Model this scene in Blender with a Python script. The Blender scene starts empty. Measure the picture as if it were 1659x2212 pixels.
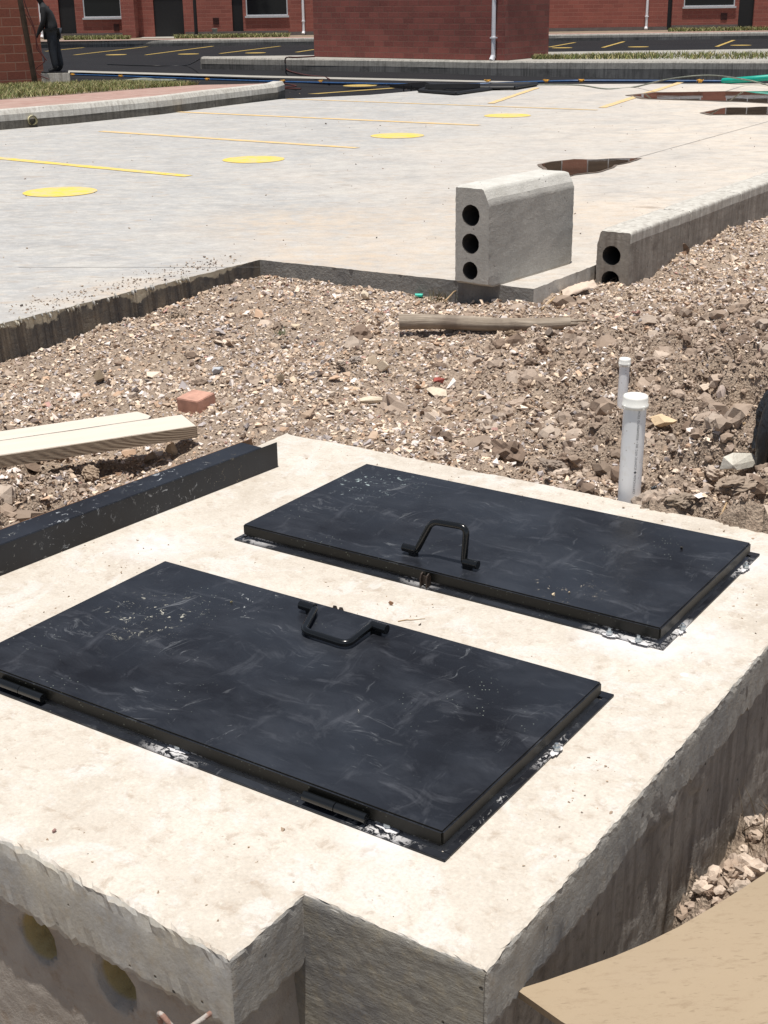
import bpy, bmesh, math, random
import numpy as np
from mathutils import Vector, Matrix, geometry
random.seed(7); rng = np.random.default_rng(11)
C = bpy.context.scene.collection
sc = bpy.context.scene
rad = math.radians
# ------------------------------------------------------------ camera
H = 1.5
PX, PY, FPX = 829.5, 1106.0, 2900.0
p_, r_ = rad(21.07), rad(-0.79)
F_ = np.array([0, math.cos(p_), -math.sin(p_)])
R0 = np.array([1., 0, 0]); U0 = np.cross(R0, F_)
R_ = math.cos(r_)*R0 + math.sin(r_)*U0
U_ = -math.sin(r_)*R0 + math.cos(r_)*U0
cam = bpy.data.cameras.new('camera'); co = bpy.data.objects.new('camera', cam); C.objects.link(co)
cam.sensor_fit = 'HORIZONTAL'; cam.sensor_width = 36; cam.lens = 36*FPX/1659
cam.clip_start = 0.05; cam.clip_end = 2000
co.matrix_world = Matrix(((R_[0], U_[0], -F_[0], 0), (R_[1], U_[1], -F_[1], 0), (R_[2], U_[2], -F_[2], H), (0, 0, 0, 1)))
sc.camera = co
# ------------------------------------------------------------ world, sun, exposure
SUN_EL, SUN_AZ = rad(82), math.atan2(-0.97, -0.22)       # direction towards the sun, measured from +X
w = bpy.data.worlds.new('World'); sc.world = w; w.use_nodes = True
nt = w.node_tree; bg = nt.nodes['Background']
sky = nt.nodes.new('ShaderNodeTexSky'); sky.sky_type = 'NISHITA'; sky.sun_disc = False
sky.sun_elevation = SUN_EL; sky.sun_rotation = math.pi/2 - SUN_AZ
sky.altitude = 2500; sky.dust_density = 2.0; sky.air_density = 1.0
hs = nt.nodes.new('ShaderNodeHueSaturation'); hs.inputs['Saturation'].default_value = 0.55      # thin high cloud: paler than a clear sky
nt.links.new(sky.outputs[0], hs.inputs['Color']); nt.links.new(hs.outputs[0], bg.inputs[0]); bg.inputs[1].default_value = 0.088
sl = bpy.data.lights.new('sun', 'SUN'); sl.energy = 4.8; sl.angle = rad(0.53); sl.color = (1.0, 0.955, 0.89)
so = bpy.data.objects.new('sun', sl); C.objects.link(so)
sd = Vector((math.cos(SUN_EL)*math.cos(SUN_AZ), math.cos(SUN_EL)*math.sin(SUN_AZ), math.sin(SUN_EL)))
so.rotation_euler = sd.to_track_quat('Z', 'Y').to_euler(); so.location = (0, 0, 20)
sc.view_settings.view_transform = 'Standard'; sc.view_settings.look = 'None'
sc.view_settings.exposure = 0.14; sc.view_settings.gamma = 1

# ------------------------------------------------------------ pixel -> place (1659 x 2212 survey grid of the photograph)
def ray(u, v): return F_ + (u-PX)/FPX*R_ - (v-PY)/FPX*U_
def at(u, v, z=0.0):
    d = ray(u, v); t = (z-H)/d[2]; return Vector((d[0]*t, d[1]*t, z))
def atY(u, v, Y):
    d = ray(u, v); t = Y/d[1]; return Vector((d[0]*t, Y, H+d[2]*t))

# ------------------------------------------------------------ object helpers
def tag(o, label=None, cat=None, group=None, kind=None):
    if label: o['label'] = label
    if cat: o['category'] = cat
    if group: o['group'] = group
    if kind: o['kind'] = kind
    return o
def thing(name, loc, label, cat, rz=0.0, group=None):
    o = bpy.data.objects.new(name, None); C.objects.link(o); o.empty_display_size = .1
    o.location = loc; o.rotation_euler = (0, 0, rz)
    return tag(o, label, cat, group)
def link(name, me, mat, parent=None, smooth=False):
    o = bpy.data.objects.new(name, me); C.objects.link(o)
    if mat:
        for m in (mat if isinstance(mat, list) else [mat]): me.materials.append(m)
    if smooth: me.polygons.foreach_set('use_smooth', [True]*len(me.polygons))
    if parent: o.parent = parent
    return o
def from_bm(name, bm, mat, parent=None, smooth=False, loc=None, rz=0):
    bmesh.ops.recalc_face_normals(bm, faces=bm.faces)
    me = bpy.data.meshes.new(name); bm.to_mesh(me); bm.free()
    o = link(name, me, mat, parent, smooth)
    if loc is not None: o.location = loc
    o.rotation_euler = (0, 0, rz)
    return o
def np_mesh(name, V, Fc, col=None, n=3):
    me = bpy.data.meshes.new(name); V = np.asarray(V, np.float32); Fc = np.asarray(Fc, np.int32)
    me.vertices.add(len(V)); me.vertices.foreach_set('co', V.ravel())
    me.loops.add(Fc.size); me.loops.foreach_set('vertex_index', Fc.ravel())
    me.polygons.add(len(Fc)); me.polygons.foreach_set('loop_start', np.arange(0, Fc.size, n, dtype=np.int32))
    me.polygons.foreach_set('use_smooth', np.zeros(len(Fc), bool))
    me.update(calc_edges=True); me.validate()
    if col is not None:
        a = me.color_attributes.new('Col', 'FLOAT_COLOR', 'POINT')
        a.data.foreach_set('color', np.c_[col, np.ones(len(col))].astype(np.float32).ravel())
    return me
def box(bm, x0, y0, z0, x1, y1, z1, bev=0.0):
    vs = [bm.verts.new(c) for c in ((x0,y0,z0),(x1,y0,z0),(x1,y1,z0),(x0,y1,z0),(x0,y0,z1),(x1,y0,z1),(x1,y1,z1),(x0,y1,z1))]
    fs = [bm.faces.new([vs[i] for i in f]) for f in ((0,3,2,1),(4,5,6,7),(0,1,5,4),(1,2,6,5),(2,3,7,6),(3,0,4,7))]
    if bev: bmesh.ops.bevel(bm, geom=list({e for f in fs for e in f.edges}), offset=bev, segments=2, affect='EDGES')
def tube(bm, pts, rad_, seg=10, caps=True):
    pts = [Vector(p) for p in pts]; n = len(pts)
    rr = rad_ if hasattr(rad_, '__len__') else [rad_]*n
    rings = []; up = Vector((0, 0, 1)); prev = None
    for i, p in enumerate(pts):
        t = (pts[min(i+1, n-1)] - pts[max(i-1, 0)]).normalized()
        if prev is None: s = t.cross(up if abs(t.z) < .9 else Vector((1, 0, 0))).normalized()
        else: s = (prev - t*prev.dot(t)).normalized()
        prev = s; b = t.cross(s)
        rings.append([bm.verts.new(p + rr[i]*(math.cos(a)*s + math.sin(a)*b)) for a in [2*math.pi*k/seg for k in range(seg)]])
    for i in range(n-1):
        for k in range(seg):
            f = bm.faces.new((rings[i][k], rings[i][(k+1)%seg], rings[i+1][(k+1)%seg], rings[i+1][k])); f.smooth = True
    if caps:
        for rg, rv in ((rings[0], True), (rings[-1], False)):
            vs = [bm.verts.new(v.co) for v in rg]; bm.faces.new(vs[::-1] if rv else vs)
def smooth_path(pts, k=6):
    pts = [Vector(p) for p in pts]; out = []
    for i in range(len(pts)-1):
        a, b, c, d = pts[max(i-1,0)], pts[i], pts[i+1], pts[min(i+2, len(pts)-1)]
        for j in range(k):
            t = j/k
            out.append(.5*((2*b)+(c-a)*t+(2*a-5*b+4*c-d)*t*t+(-a+3*b-3*c+d)*t**3))
    out.append(pts[-1]); return out
def uv_box(o, s=1.0):
    me = o.data; uv = me.uv_layers.new(name='UVMap')
    for p in me.polygons:
        n = p.normal
        for li in p.loop_indices:
            c = me.vertices[me.loops[li].vertex_index].co
            if abs(n.z) > .8: q = (c.x, c.y)
            elif abs(n.x) > abs(n.y): q = (c.y, c.z)
            else: q = (c.x, c.z)
            uv.data[li].uv = (q[0]*s, q[1]*s)
# ------------------------------------------------------------ noise
_L = rng.random((256, 256))
def vnoise(x, y):
    xi = np.floor(x).astype(int); yi = np.floor(y).astype(int); fx = x-xi; fy = y-yi
    fx = fx*fx*(3-2*fx); fy = fy*fy*(3-2*fy)
    a = _L[xi % 256, yi % 256]; b = _L[(xi+1) % 256, yi % 256]; c = _L[xi % 256, (yi+1) % 256]; d = _L[(xi+1) % 256, (yi+1) % 256]
    return (a*(1-fx)+b*fx)*(1-fy)+(c*(1-fx)+d*fx)*fy - .5
def fbm(x, y, o=4, g=.5):
    x = np.asarray(x, float); y = np.asarray(y, float)
    s = 0; a = 1
    for i in range(o): s = s + a*vnoise(x*2**i+17.3*i, y*2**i+5.1*i); a *= g
    return s
def fb1(x, y): return float(fbm(np.array([x]), np.array([y]))[0])

# ------------------------------------------------------------ materials
class M:
    def __init__(s, name):
        s.m = bpy.data.materials.new(name); s.m.use_nodes = True; s.t = s.m.node_tree
        s.b = s.t.nodes['Principled BSDF']
    def n(s, typ, **k):
        x = s.t.nodes.new('ShaderNode'+typ)
        for a, v in k.items(): setattr(x, a, v)
        return x
    def put(s, sock, v):
        if isinstance(v, bpy.types.NodeSocket): s.t.links.new(v, sock)
        elif isinstance(v, tuple) and len(v) == 3 and sock.type == 'RGBA': sock.default_value = (*v, 1)
        else: sock.default_value = v
    def co(s, kind='Object', scale=(1,1,1), rot=(0,0,0)):
        c = s.n('TexCoord'); mp = s.n('Mapping'); s.t.links.new(c.outputs[kind], mp.inputs[0])
        mp.inputs['Scale'].default_value = scale; mp.inputs['Rotation'].default_value = rot
        return mp.outputs[0]
    def noise(s, vec, scale, detail=4, rough=.55, dist=0.0, color=False):
        x = s.n('TexNoise'); s.put(x.inputs['Vector'], vec); s.put(x.inputs['Scale'], scale)
        x.inputs['Detail'].default_value = detail; x.inputs['Roughness'].default_value = rough; x.inputs['Distortion'].default_value = dist
        return x.outputs[1 if color else 0]
    def vor(s, vec, scale, feat='F1', out=0, rnd=1.0):
        x = s.n('TexVoronoi', feature=feat); s.put(x.inputs['Vector'], vec); x.inputs['Scale'].default_value = scale
        x.inputs['Randomness'].default_value = rnd
        return x.outputs[out]
    def ramp(s, f, stops, interp='LINEAR'):
        x = s.n('ValToRGB'); x.color_ramp.interpolation = interp; e = x.color_ramp.elements
        while len(e) > 1: e.remove(e[-1])
        for i, (p, c) in enumerate(stops):
            el = e[0] if i == 0 else e.new(p)
            el.position = p; el.color = (c, c, c, 1) if not isinstance(c, tuple) else (*c, 1)
        s.put(x.inputs[0], f); return x.outputs[0]
    def mix(s, f, a, b, mode='MIX'):
        x = s.n('Mix', data_type='RGBA', blend_type=mode)
        s.put(x.inputs[0], f); s.put(x.inputs[6], a); s.put(x.inputs[7], b); return x.outputs[2]
    def mth(s, op, a, b=0.0, c=0.0):
        x = s.n('Math', operation=op); s.put(x.inputs[0], a); s.put(x.inputs[1], b)
        if op in ('MULTIPLY_ADD', 'SMOOTH_MIN'): s.put(x.inputs[2], c)
        return x.outputs[0]
    def bump(s, h, strength=.3, dist=.01, prev=None):
        x = s.n('Bump'); x.inputs['Strength'].default_value = strength; x.inputs['Distance'].default_value = dist
        s.put(x.inputs['Height'], h)
        if prev is not None: s.put(x.inputs['Normal'], prev)
        return x.outputs[0]
    def spot(s, vec, c, r, soft=.5, wob=None, amp=0.0):
        x = s.n('VectorMath', operation='DISTANCE'); s.put(x.inputs[0], vec); x.inputs[1].default_value = c
        d = x.outputs['Value']
        if wob is not None: d = s.mth('MULTIPLY_ADD', wob, amp, d)
        y = s.n('MapRange', clamp=True); s.put(y.inputs[0], d)
        y.inputs[1].default_value = r; y.inputs[2].default_value = r*(1-soft); return y.outputs[0]
    def done(s, col, rough=.8, nrm=None, metal=0.0, spec=None):
        s.put(s.b.inputs['Base Color'], col); s.put(s.b.inputs['Roughness'], rough)
        if nrm is not None: s.put(s.b.inputs['Normal'], nrm)
        s.b.inputs['Metallic'].default_value = metal
        if spec is not None: s.b.inputs['Specular IOR Level'].default_value = spec
        return s.m
def plain(name, col, rough=.6, var=.25, scale=12, metal=0, bump=.15):
    m = M(name); v = m.co(); n = m.noise(v, scale, 5, .6)
    c = m.mix(m.ramp(n, [(.3, 0.), (.7, 1.)]), tuple(x*(1-var) for x in col), tuple(min(1, x*(1+var)) for x in col))
    return m.done(c, rough, m.bump(m.noise(v, scale*6, 4), bump, .004), metal)

def concrete(name, a, b, stain=(.2,.17,.14), st_amt=.4, scale=3, rough=.85, fine=90, pits=True, streak=False, bumpk=.35, white=None, spots=(), striae=None):
    m = M(name); v = m.co()
    n1 = m.noise(v, scale, 6, .62, .3)
    c = m.mix(m.ramp(n1, [(.32, 0.), (.68, 1.)]), a, b)
    n2 = m.noise(v, scale*7, 5, .7)
    c = m.mix(m.ramp(n2, [(.5, 0.), (.75, st_amt)]), c, stain)
    if white:
        n3 = m.noise(v, scale*1.7, 7, .68, .6)
        c = m.mix(m.ramp(n3, [(.52, 0.), (.6, .75)]), c, white)
    if streak:
        vs = m.co('Object', (14, 14, .7)); n4 = m.noise(vs, 2.0, 5, .6)
        c = m.mix(m.ramp(n4, [(.45, 0.), (.7, .65)]), c, stain)
    if white:
        c = m.mix(m.ramp(m.noise(v, 32, 6, .72), [(.53, 0.), (.62, .5)]), c, (.68, .63, .55))
        c = m.mix(m.ramp(m.noise(v, 24, 7, .75, .4), [(.56, 0.), (.66, .55)]), c, (.37, .29, .22))
        c = m.mix(m.mth('MULTIPLY', m.ramp(m.vor(v, 34), [(.07, .6), (.11, 0.)]), m.ramp(m.noise(v, 4, 3), [(.5, 0.), (.6, 1.)])), c, (.33, .27, .22))
    f = m.noise(v, fine, 4, .7)
    c = m.mix(m.ramp(f, [(.35, .35), (.6, 0.)]), c, tuple(x*.55 for x in b))
    wob = m.noise(v, 28, 5, .7)
    for (ctr, r, colr, k) in spots:
        sp = m.spot(v, ctr, r, .75, wob, -.0); sp2 = m.mth('MULTIPLY', sp, m.ramp(wob, [(.3, .35), (.62, 1.)]))
        c = m.mix(m.mth('MULTIPLY', sp2, k), c, colr)
    h = m.mth('ADD', m.mth('MULTIPLY', m.noise(v, scale*5, 6, .65), .8), m.mth('MULTIPLY', f, .25))
    nr = m.bump(h, bumpk, .012)
    if pits:
        pv = m.vor(v, 26, rnd=1.0); pit = m.ramp(pv, [(.07, 0.), (.12, 1.)])
        gate = m.ramp(m.noise(v, 9, 2), [(.55, 1.), (.6, 0.)])
        pit = m.mth('MAXIMUM', pit, gate)
        nr = m.bump(pit, .8, .006, nr)
        c = m.mix(m.mth('MULTIPLY', m.mth('SUBTRACT', 1.0, pit), .9), c, (.03, .028, .025))
    if striae:
        vv = m.co('Object', *striae); st = m.noise(vv, 1.0, 5, .7); nr = m.bump(st, .45, .006, nr)
    return m.done(c, rough, nr)

def brick(name, c1, c2, mortar, bw, bh, grime=.3):
    m = M(name); v = m.co('UV'); b = m.n('TexBrick'); m.put(b.inputs['Vector'], v)
    b.inputs['Color1'].default_value = (*c1, 1); b.inputs['Color2'].default_value = (*c2, 1); b.inputs['Mortar'].default_value = (*mortar, 1)
    b.inputs['Scale'].default_value = 1.0; b.inputs['Brick Width'].default_value = bw; b.inputs['Row Height'].default_value = bh
    b.inputs['Mortar Size'].default_value = bh*.055; b.inputs['Mortar Smooth'].default_value = .2; b.inputs['Bias'].default_value = -.1
    n = m.noise(v, 1.1, 5, .6); c = m.mix(m.ramp(n, [(.4, 0.), (.75, grime)]), b.outputs[0], (.05, .035, .03))
    n2 = m.noise(v, 23, 5, .65); c = m.mix(m.ramp(n2, [(.4, 0.), (.8, .35)]), c, tuple(x*1.5 for x in c2))
    h = m.mth('SUBTRACT', m.mth('MULTIPLY', n2, .3), b.outputs[1])
    return m.done(c, .88, m.bump(h, .6, .01))

MT = {}
W_ = (.74, .73, .74)
# slab frame (local x along the hatch's long side, y away from the camera)
YAW = rad(-33.87); ZS = -0.05
SO = at(1052, 2097, ZS)
ea = Vector((math.cos(YAW), math.sin(YAW), 0)); eb = Vector((-math.sin(YAW), math.cos(YAW), 0))
def S(x, y, z=0.0): return SO + ea*x + eb*y + Vector((0, 0, z))
def loc(u, v, z=0.0):
    d = at(u, v, ZS+z) - SO; return (d.dot(ea), d.dot(eb), z)
K = 1.55/1.70
bolts = [loc(385, 1622), loc(835, 1792), loc(925, 1246), loc(575, 1163), loc(1318, 1375), loc(1395, 1398), loc(1610, 1215)]
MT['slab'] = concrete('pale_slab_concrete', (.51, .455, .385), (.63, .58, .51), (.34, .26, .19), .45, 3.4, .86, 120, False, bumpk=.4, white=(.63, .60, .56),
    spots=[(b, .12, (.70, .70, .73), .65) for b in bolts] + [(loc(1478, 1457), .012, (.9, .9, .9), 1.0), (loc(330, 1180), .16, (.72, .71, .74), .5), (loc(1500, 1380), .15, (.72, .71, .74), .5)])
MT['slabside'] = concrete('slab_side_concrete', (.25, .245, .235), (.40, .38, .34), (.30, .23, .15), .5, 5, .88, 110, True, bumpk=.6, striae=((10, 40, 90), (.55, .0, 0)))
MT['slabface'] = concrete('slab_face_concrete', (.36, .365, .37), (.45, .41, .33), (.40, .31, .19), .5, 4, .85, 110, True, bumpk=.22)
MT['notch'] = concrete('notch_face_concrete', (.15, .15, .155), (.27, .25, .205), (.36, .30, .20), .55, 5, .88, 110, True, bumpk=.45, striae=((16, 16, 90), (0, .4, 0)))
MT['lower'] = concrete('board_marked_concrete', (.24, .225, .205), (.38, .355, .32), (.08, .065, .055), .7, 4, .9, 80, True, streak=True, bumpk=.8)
MT['bore'] = plain('shade_dark_bore', (.05, .045, .04), .95, .3)  # near-black: shade down the block holes put into the colour
MT['pad'] = None
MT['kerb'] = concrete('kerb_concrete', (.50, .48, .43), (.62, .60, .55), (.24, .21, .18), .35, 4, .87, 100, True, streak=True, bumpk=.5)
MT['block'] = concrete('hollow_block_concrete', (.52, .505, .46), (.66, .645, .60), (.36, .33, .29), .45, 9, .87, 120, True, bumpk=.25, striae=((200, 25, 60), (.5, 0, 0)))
MT['kerbside'] = concrete('kerb_side_shade_and_stain', (.22, .20, .175), (.36, .33, .29), (.13, .10, .08), .6, 4, .88, 100, True, streak=True, bumpk=.5)  # shade of the upright kerb faces put into the colour, with earth streaks
MT['blockside'] = concrete('block_side_shade_tone', (.35, .34, .315), (.46, .445, .41), (.27, .24, .21), .4, 7, .88, 120, True, bumpk=.4, striae=((200, 25, 60), (.5, 0, 0)))  # darker copy of the block concrete: shade of its sides in the colour
MT['dirty'] = concrete('stained_edge_concrete', (.055, .05, .045), (.15, .13, .105), (.035, .035, .04), .7, 3, .9, 70, False, streak=True, bumpk=.8)
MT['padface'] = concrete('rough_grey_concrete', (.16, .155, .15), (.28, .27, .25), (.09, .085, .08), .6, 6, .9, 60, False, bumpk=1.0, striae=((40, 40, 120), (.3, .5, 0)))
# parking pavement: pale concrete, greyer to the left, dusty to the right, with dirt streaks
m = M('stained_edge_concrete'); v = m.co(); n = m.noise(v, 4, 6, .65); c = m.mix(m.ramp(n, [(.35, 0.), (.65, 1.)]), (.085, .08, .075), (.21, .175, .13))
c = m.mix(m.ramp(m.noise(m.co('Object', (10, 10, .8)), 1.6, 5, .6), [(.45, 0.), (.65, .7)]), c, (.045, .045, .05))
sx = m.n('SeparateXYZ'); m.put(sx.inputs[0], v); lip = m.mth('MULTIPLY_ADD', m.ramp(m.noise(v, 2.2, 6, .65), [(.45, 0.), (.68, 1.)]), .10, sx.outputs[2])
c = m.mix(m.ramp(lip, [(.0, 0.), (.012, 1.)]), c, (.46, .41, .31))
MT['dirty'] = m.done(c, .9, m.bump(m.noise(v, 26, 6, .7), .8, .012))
m = M('parking_concrete'); v = m.co(); n1 = m.noise(v, .55, 4, .55); sx = m.n('SeparateXYZ'); m.put(sx.inputs[0], v)
g = m.mth('MULTIPLY_ADD', sx.outputs[0], .10, m.mth('MULTIPLY_ADD', sx.outputs[1], -.020, m.mth('MULTIPLY', n1, .7)))
c = m.mix(m.ramp(g, [(.0, 0.), (.42, 1.)]), (.39, .39, .385), (.60, .53, .45))
v2 = m.co('Object', (1.3, 2.6, 1), (0, 0, -.5)); n2 = m.noise(v2, 1.5, 7, .68, .4)
c = m.mix(m.ramp(n2, [(.48, 0.), (.60, .55)]), c, (.52, .50, .46))
c = m.mix(m.ramp(m.noise(v2, 3.3, 6, .6, .3), [(.56, 0.), (.68, .5)]), c, (.44, .33, .23))
c = m.mix(m.ramp(m.noise(m.co('Object', (.9, 4.5, 1), (0, 0, -.25)), 2.1, 7, .72, .6), [(.63, 0.), (.69, .7)]), c, (.20, .14, .10))
c = m.mix(m.ramp(m.noise(v, 5, 6, .65), [(.42, 0.), (.75, .4)]), c, (.25, .24, .23))
c = m.mix(m.ramp(m.noise(v, 1.3, 6, .6, .5), [(.5, 0.), (.7, .45)]), c, (.27, .27, .27))
c = m.mix(m.ramp(m.noise(m.co('Object', (1, 1.8, 1), (0, 0, -.5)), 9, 8, .78), [(.48, 0.), (.62, .5)]), c, (.58, .55, .51))
c = m.mix(m.ramp(m.noise(m.co('Object', (1, 1.8, 1), (0, 0, -.5)), 14, 8, .8, .2), [(.53, 0.), (.68, .6)]), c, (.24, .20, .17))
for (u_, v_, r_d) in ((760, 560, 1.1), (330, 640, .8), (1100, 470, 1.6), (640, 480, 1.0)):
    q_ = at(u_, v_); c = m.mix(m.mth('MULTIPLY', m.spot(v, (q_.x, q_.y, 0), r_d, .95), m.ramp(m.noise(v, 6, 8, .75), [(.38, 0.), (.62, .75)])), c, (.55, .43, .31))
c = m.mix(m.ramp(m.noise(v, 70, 3), [(.3, .35), (.5, 0.)]), c, (.3, .28, .25))
MT['pad'] = m.done(c, .82, m.bump(m.noise(v, 45, 5, .7), .2, .006))
m = M('asphalt'); v = m.co(); c = m.mix(m.noise(v, .6, 5), (.012, .012, .015), (.024, .024, .026))
c = m.mix(m.ramp(m.noise(v, 160, 3), [(.55, 0.), (.7, .3)]), c, (.06, .06, .06))
MT['asphalt'] = m.done(c, .95, m.bump(m.noise(v, 120, 3), .5, .01), spec=.15)
def paint(name, col, wear):
    m = M(name); v = m.co(); n = m.noise(v, 7, 8, .75); c = m.mix(m.ramp(n, [(.42, 0.), (.68, wear)]), col, (.50, .46, .38))
    return m.done(c, .6, m.bump(m.noise(v, 60, 4), .15, .004))
MT['yellow'] = paint('yellow_road_paint', (.78, .55, .07), .9)
MT['amber'] = paint('faded_amber_paint', (.74, .50, .20), .9)
MT['dullyellow'] = paint('dull_yellow_paint', (.45, .31, .07), .2)
# black painted steel
def steel(name, dust, speck=True):
    m = M(name); v = m.co()
    warp = m.n('VectorMath', operation='MULTIPLY_ADD'); m.put(warp.inputs[0], m.noise(v, 2.6, 3, .5, 0, True)); warp.inputs[1].default_value = (.22, .22, .22); m.put(warp.inputs[2], v)
    mp = m.n('Mapping'); m.t.links.new(warp.outputs[0], mp.inputs[0]); mp.inputs['Scale'].default_value = (2.0, 4.2, 3); mp.inputs['Rotation'].default_value = (0, 0, .75)
    sm = m.ramp(m.noise(mp.outputs[0], 2.0, 9, .66, .25), [(.45, 0.), (.75, 1.)])
    mp2 = m.n('Mapping'); m.t.links.new(warp.outputs[0], mp2.inputs[0]); mp2.inputs['Scale'].default_value = (5, 24, 3); mp2.inputs['Rotation'].default_value = (0, 0, .55)
    scr = m.ramp(m.noise(mp2.outputs[0], 1.6, 7, .72, .8), [(.585, 0.), (.72, 1.)])
    gate = m.ramp(m.noise(v, 3.1, 3), [(.47, 0.), (.6, 1.)])
    scr = m.mth('MULTIPLY', scr, gate)
    mp3 = m.n('Mapping'); m.t.links.new(warp.outputs[0], mp3.inputs[0]); mp3.inputs['Scale'].default_value = (28, 4, 3); mp3.inputs['Rotation'].default_value = (0, 0, .3)
    scr2 = m.mth('MULTIPLY', m.ramp(m.noise(mp3.outputs[0], 1.3, 6, .7, 1.5), [(.60, 0.), (.70, 1.)]), m.ramp(m.noise(v, 2.3, 2), [(.5, 0.), (.6, 1.)]))
    scr = m.mth('MAXIMUM', scr, scr2)
    cloud = m.ramp(m.noise(v, 1.6, 4, .6), [(.35, 0.), (.65, 1.)])
    c = m.mix(cloud, (.0045, .0042, .0055), (.020, .0235, .031))
    c = m.mix(m.mth('MULTIPLY', sm, .45*dust), c, (.050, .056, .070))
    for q_, (sc2, rot, th) in enumerate((((3, 11, 3), 1.1, .62), ((9, 2.5, 3), .2, .63))):
        mq = m.n('Mapping'); m.t.links.new(warp.outputs[0], mq.inputs[0]); mq.inputs['Scale'].default_value = sc2; mq.inputs['Rotation'].default_value = (0, 0, rot); mq.inputs['Location'].default_value = (q_*3.7, 1.9, 0)
        c = m.mix(m.mth('MULTIPLY', m.ramp(m.noise(mq.outputs[0], 1.5, 9, .7, .5), [(th-.06, 0.), (th+.08, 1.)]), .4*dust), c, (.10, .105, .12))
    c = m.mix(m.mth('MULTIPLY', scr, .7*dust), c, (.21, .22, .235))
    if speck:
        d = m.vor(v, 75); sp = m.ramp(d, [(.08, 1.), (.13, 0.)]); g2 = m.ramp(m.noise(v, 5.5, 2), [(.55, 0.), (.65, 1.)])
        c = m.mix(m.mth('MULTIPLY', m.mth('MULTIPLY', sp, g2), .55), c, (.36, .40, .34))
    r = m.ramp(m.mth('ADD', m.mth('MULTIPLY', sm, .5), m.mth('MULTIPLY', scr, .4)), [(0., .34), (1., .62)])
    return m, v, c, r
def steel_mat(name, dust=1.0, chips=()):
    m, v, c, r = steel(name, dust)
    nn = m.noise(v, 34, 6, .75, 1.0)
    for (ctr, rr, colr, lo) in chips:
        sp = m.mth('MULTIPLY', m.spot(v, ctr, rr, .8), m.ramp(nn, [(lo, 0.), (lo+.04, 1.)]))
        c = m.mix(sp, c, colr)
    return m.done(c, r, m.bump(m.noise(v, 7, 3), .05, .01), spec=.35)
MT['lid_a'] = steel_mat('black_lid_paint', .85, [((.22, .42, .04), .17, (.62, .60, .50), .60), ((.40, .62, .04), .10, (.5, .52, .52), .60)])
MT['lid_b'] = steel_mat('black_lid_paint_chipped', .8, [((.13, .52, .04), .17, (.42, .50, .50), .60), ((.17, .35, .04), .13, (.45, .5, .5), .63), ((1.05, .10, .04), .12, (.6, .52, .4), .62)])
MT['steel'] = steel_mat('black_steel_paint', .5)
MT['channel'] = steel_mat('scuffed_black_channel', .10, [((0, -.25, .03), .12, (.42, .36, .25), .60), ((0, -.55, .03), .16, (.3, .3, .3), .60), ((-.05, -.45, .09), .2, (.40, .42, .44), .60), ((-.05, -.9, .09), .2, (.40, .42, .44), .60), ((0, -1.15, .04), .2, (.3, .3, .28), .61)])
m = M('lid_side_shade_black'); v = m.co(); d = m.vor(v, 85); sp = m.mth('MULTIPLY', m.ramp(d, [(.12, 1.), (.17, 0.)]), m.ramp(m.noise(v, 3.5, 2), [(.45, 0.), (.6, 1.)]))  # shade on the lid sides put into the colour, against slab bounce
MT['lidside'] = m.done(m.mix(m.mth('MULTIPLY', sp, .5), (.005, .005, .004), (.25, .27, .22)), .42, m.bump(m.noise(v, 60, 3), .08, .003), spec=.3)
m = M('glossy_black_enamel'); MT['enamel'] = m.done((.006, .007, .008), .22, m.bump(m.noise(m.co(), 60, 3), .08, .003))
MT['wpaint'] = plain('splashed_white_plaster', (.60, .59, .60), .7, .1, 30, bump=.5)
MT['zinc'] = plain('zinc_bolt', (.5, .55, .58), .35, .2, 40, .8)
MT['darklug'] = plain('dark_rusty_lug', (.030, .018, .012), .6, .6, 60)
MT['rust'] = plain('brown_primer_steel', (.17, .085, .04), .7, .35, 20)
m = M('pvc_white'); v = m.co(); c = m.mix(m.ramp(m.noise(v, 22, 5, .7), [(.55, 0.), (.8, .4)]), (.86, .87, .88), (.55, .48, .38))
c = m.mix(m.ramp(m.vor(v, 55), [(.06, .8), (.11, 0.)]), c, (.22, .17, .12))
MT['pvc'] = m.done(c, .38)
MT['pvccap'] = plain('pvc_cap', (.84, .83, .78), .4, .06, 14, bump=.05)
MT['ink'] = plain('dark_ink', (.05, .05, .055), .6, .1)
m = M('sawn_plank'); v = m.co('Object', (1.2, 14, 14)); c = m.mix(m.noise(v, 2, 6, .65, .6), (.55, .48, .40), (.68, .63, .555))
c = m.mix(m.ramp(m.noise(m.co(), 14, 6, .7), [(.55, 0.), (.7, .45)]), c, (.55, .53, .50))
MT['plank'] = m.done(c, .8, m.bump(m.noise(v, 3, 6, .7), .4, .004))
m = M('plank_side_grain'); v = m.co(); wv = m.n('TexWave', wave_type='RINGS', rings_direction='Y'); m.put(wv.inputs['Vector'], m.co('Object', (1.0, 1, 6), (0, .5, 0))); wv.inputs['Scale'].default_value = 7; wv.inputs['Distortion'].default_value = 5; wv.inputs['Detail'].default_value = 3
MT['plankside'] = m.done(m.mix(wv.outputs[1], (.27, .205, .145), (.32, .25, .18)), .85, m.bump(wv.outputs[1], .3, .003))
m = M('weathered_pole_wood'); v = m.co('Object', (1.0, 22, 22)); n = m.noise(v, 2.2, 7, .7, .7)
c = m.mix(m.ramp(n, [(.3, 0.), (.7, 1.)]), (.16, .12, .085), (.47, .40, .32)); c = m.mix(m.ramp(m.noise(m.co(), 6, 5), [(.5, 0.), (.68, .6)]), c, (.12, .09, .07))
MT['pole'] = m.done(c, .85, m.bump(n, .9, .008))
m = M('tan_fibreboard'); v = m.co(); c = m.mix(m.noise(v, 2.2, 5), (.30, .23, .15), (.38, .295, .20))
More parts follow.
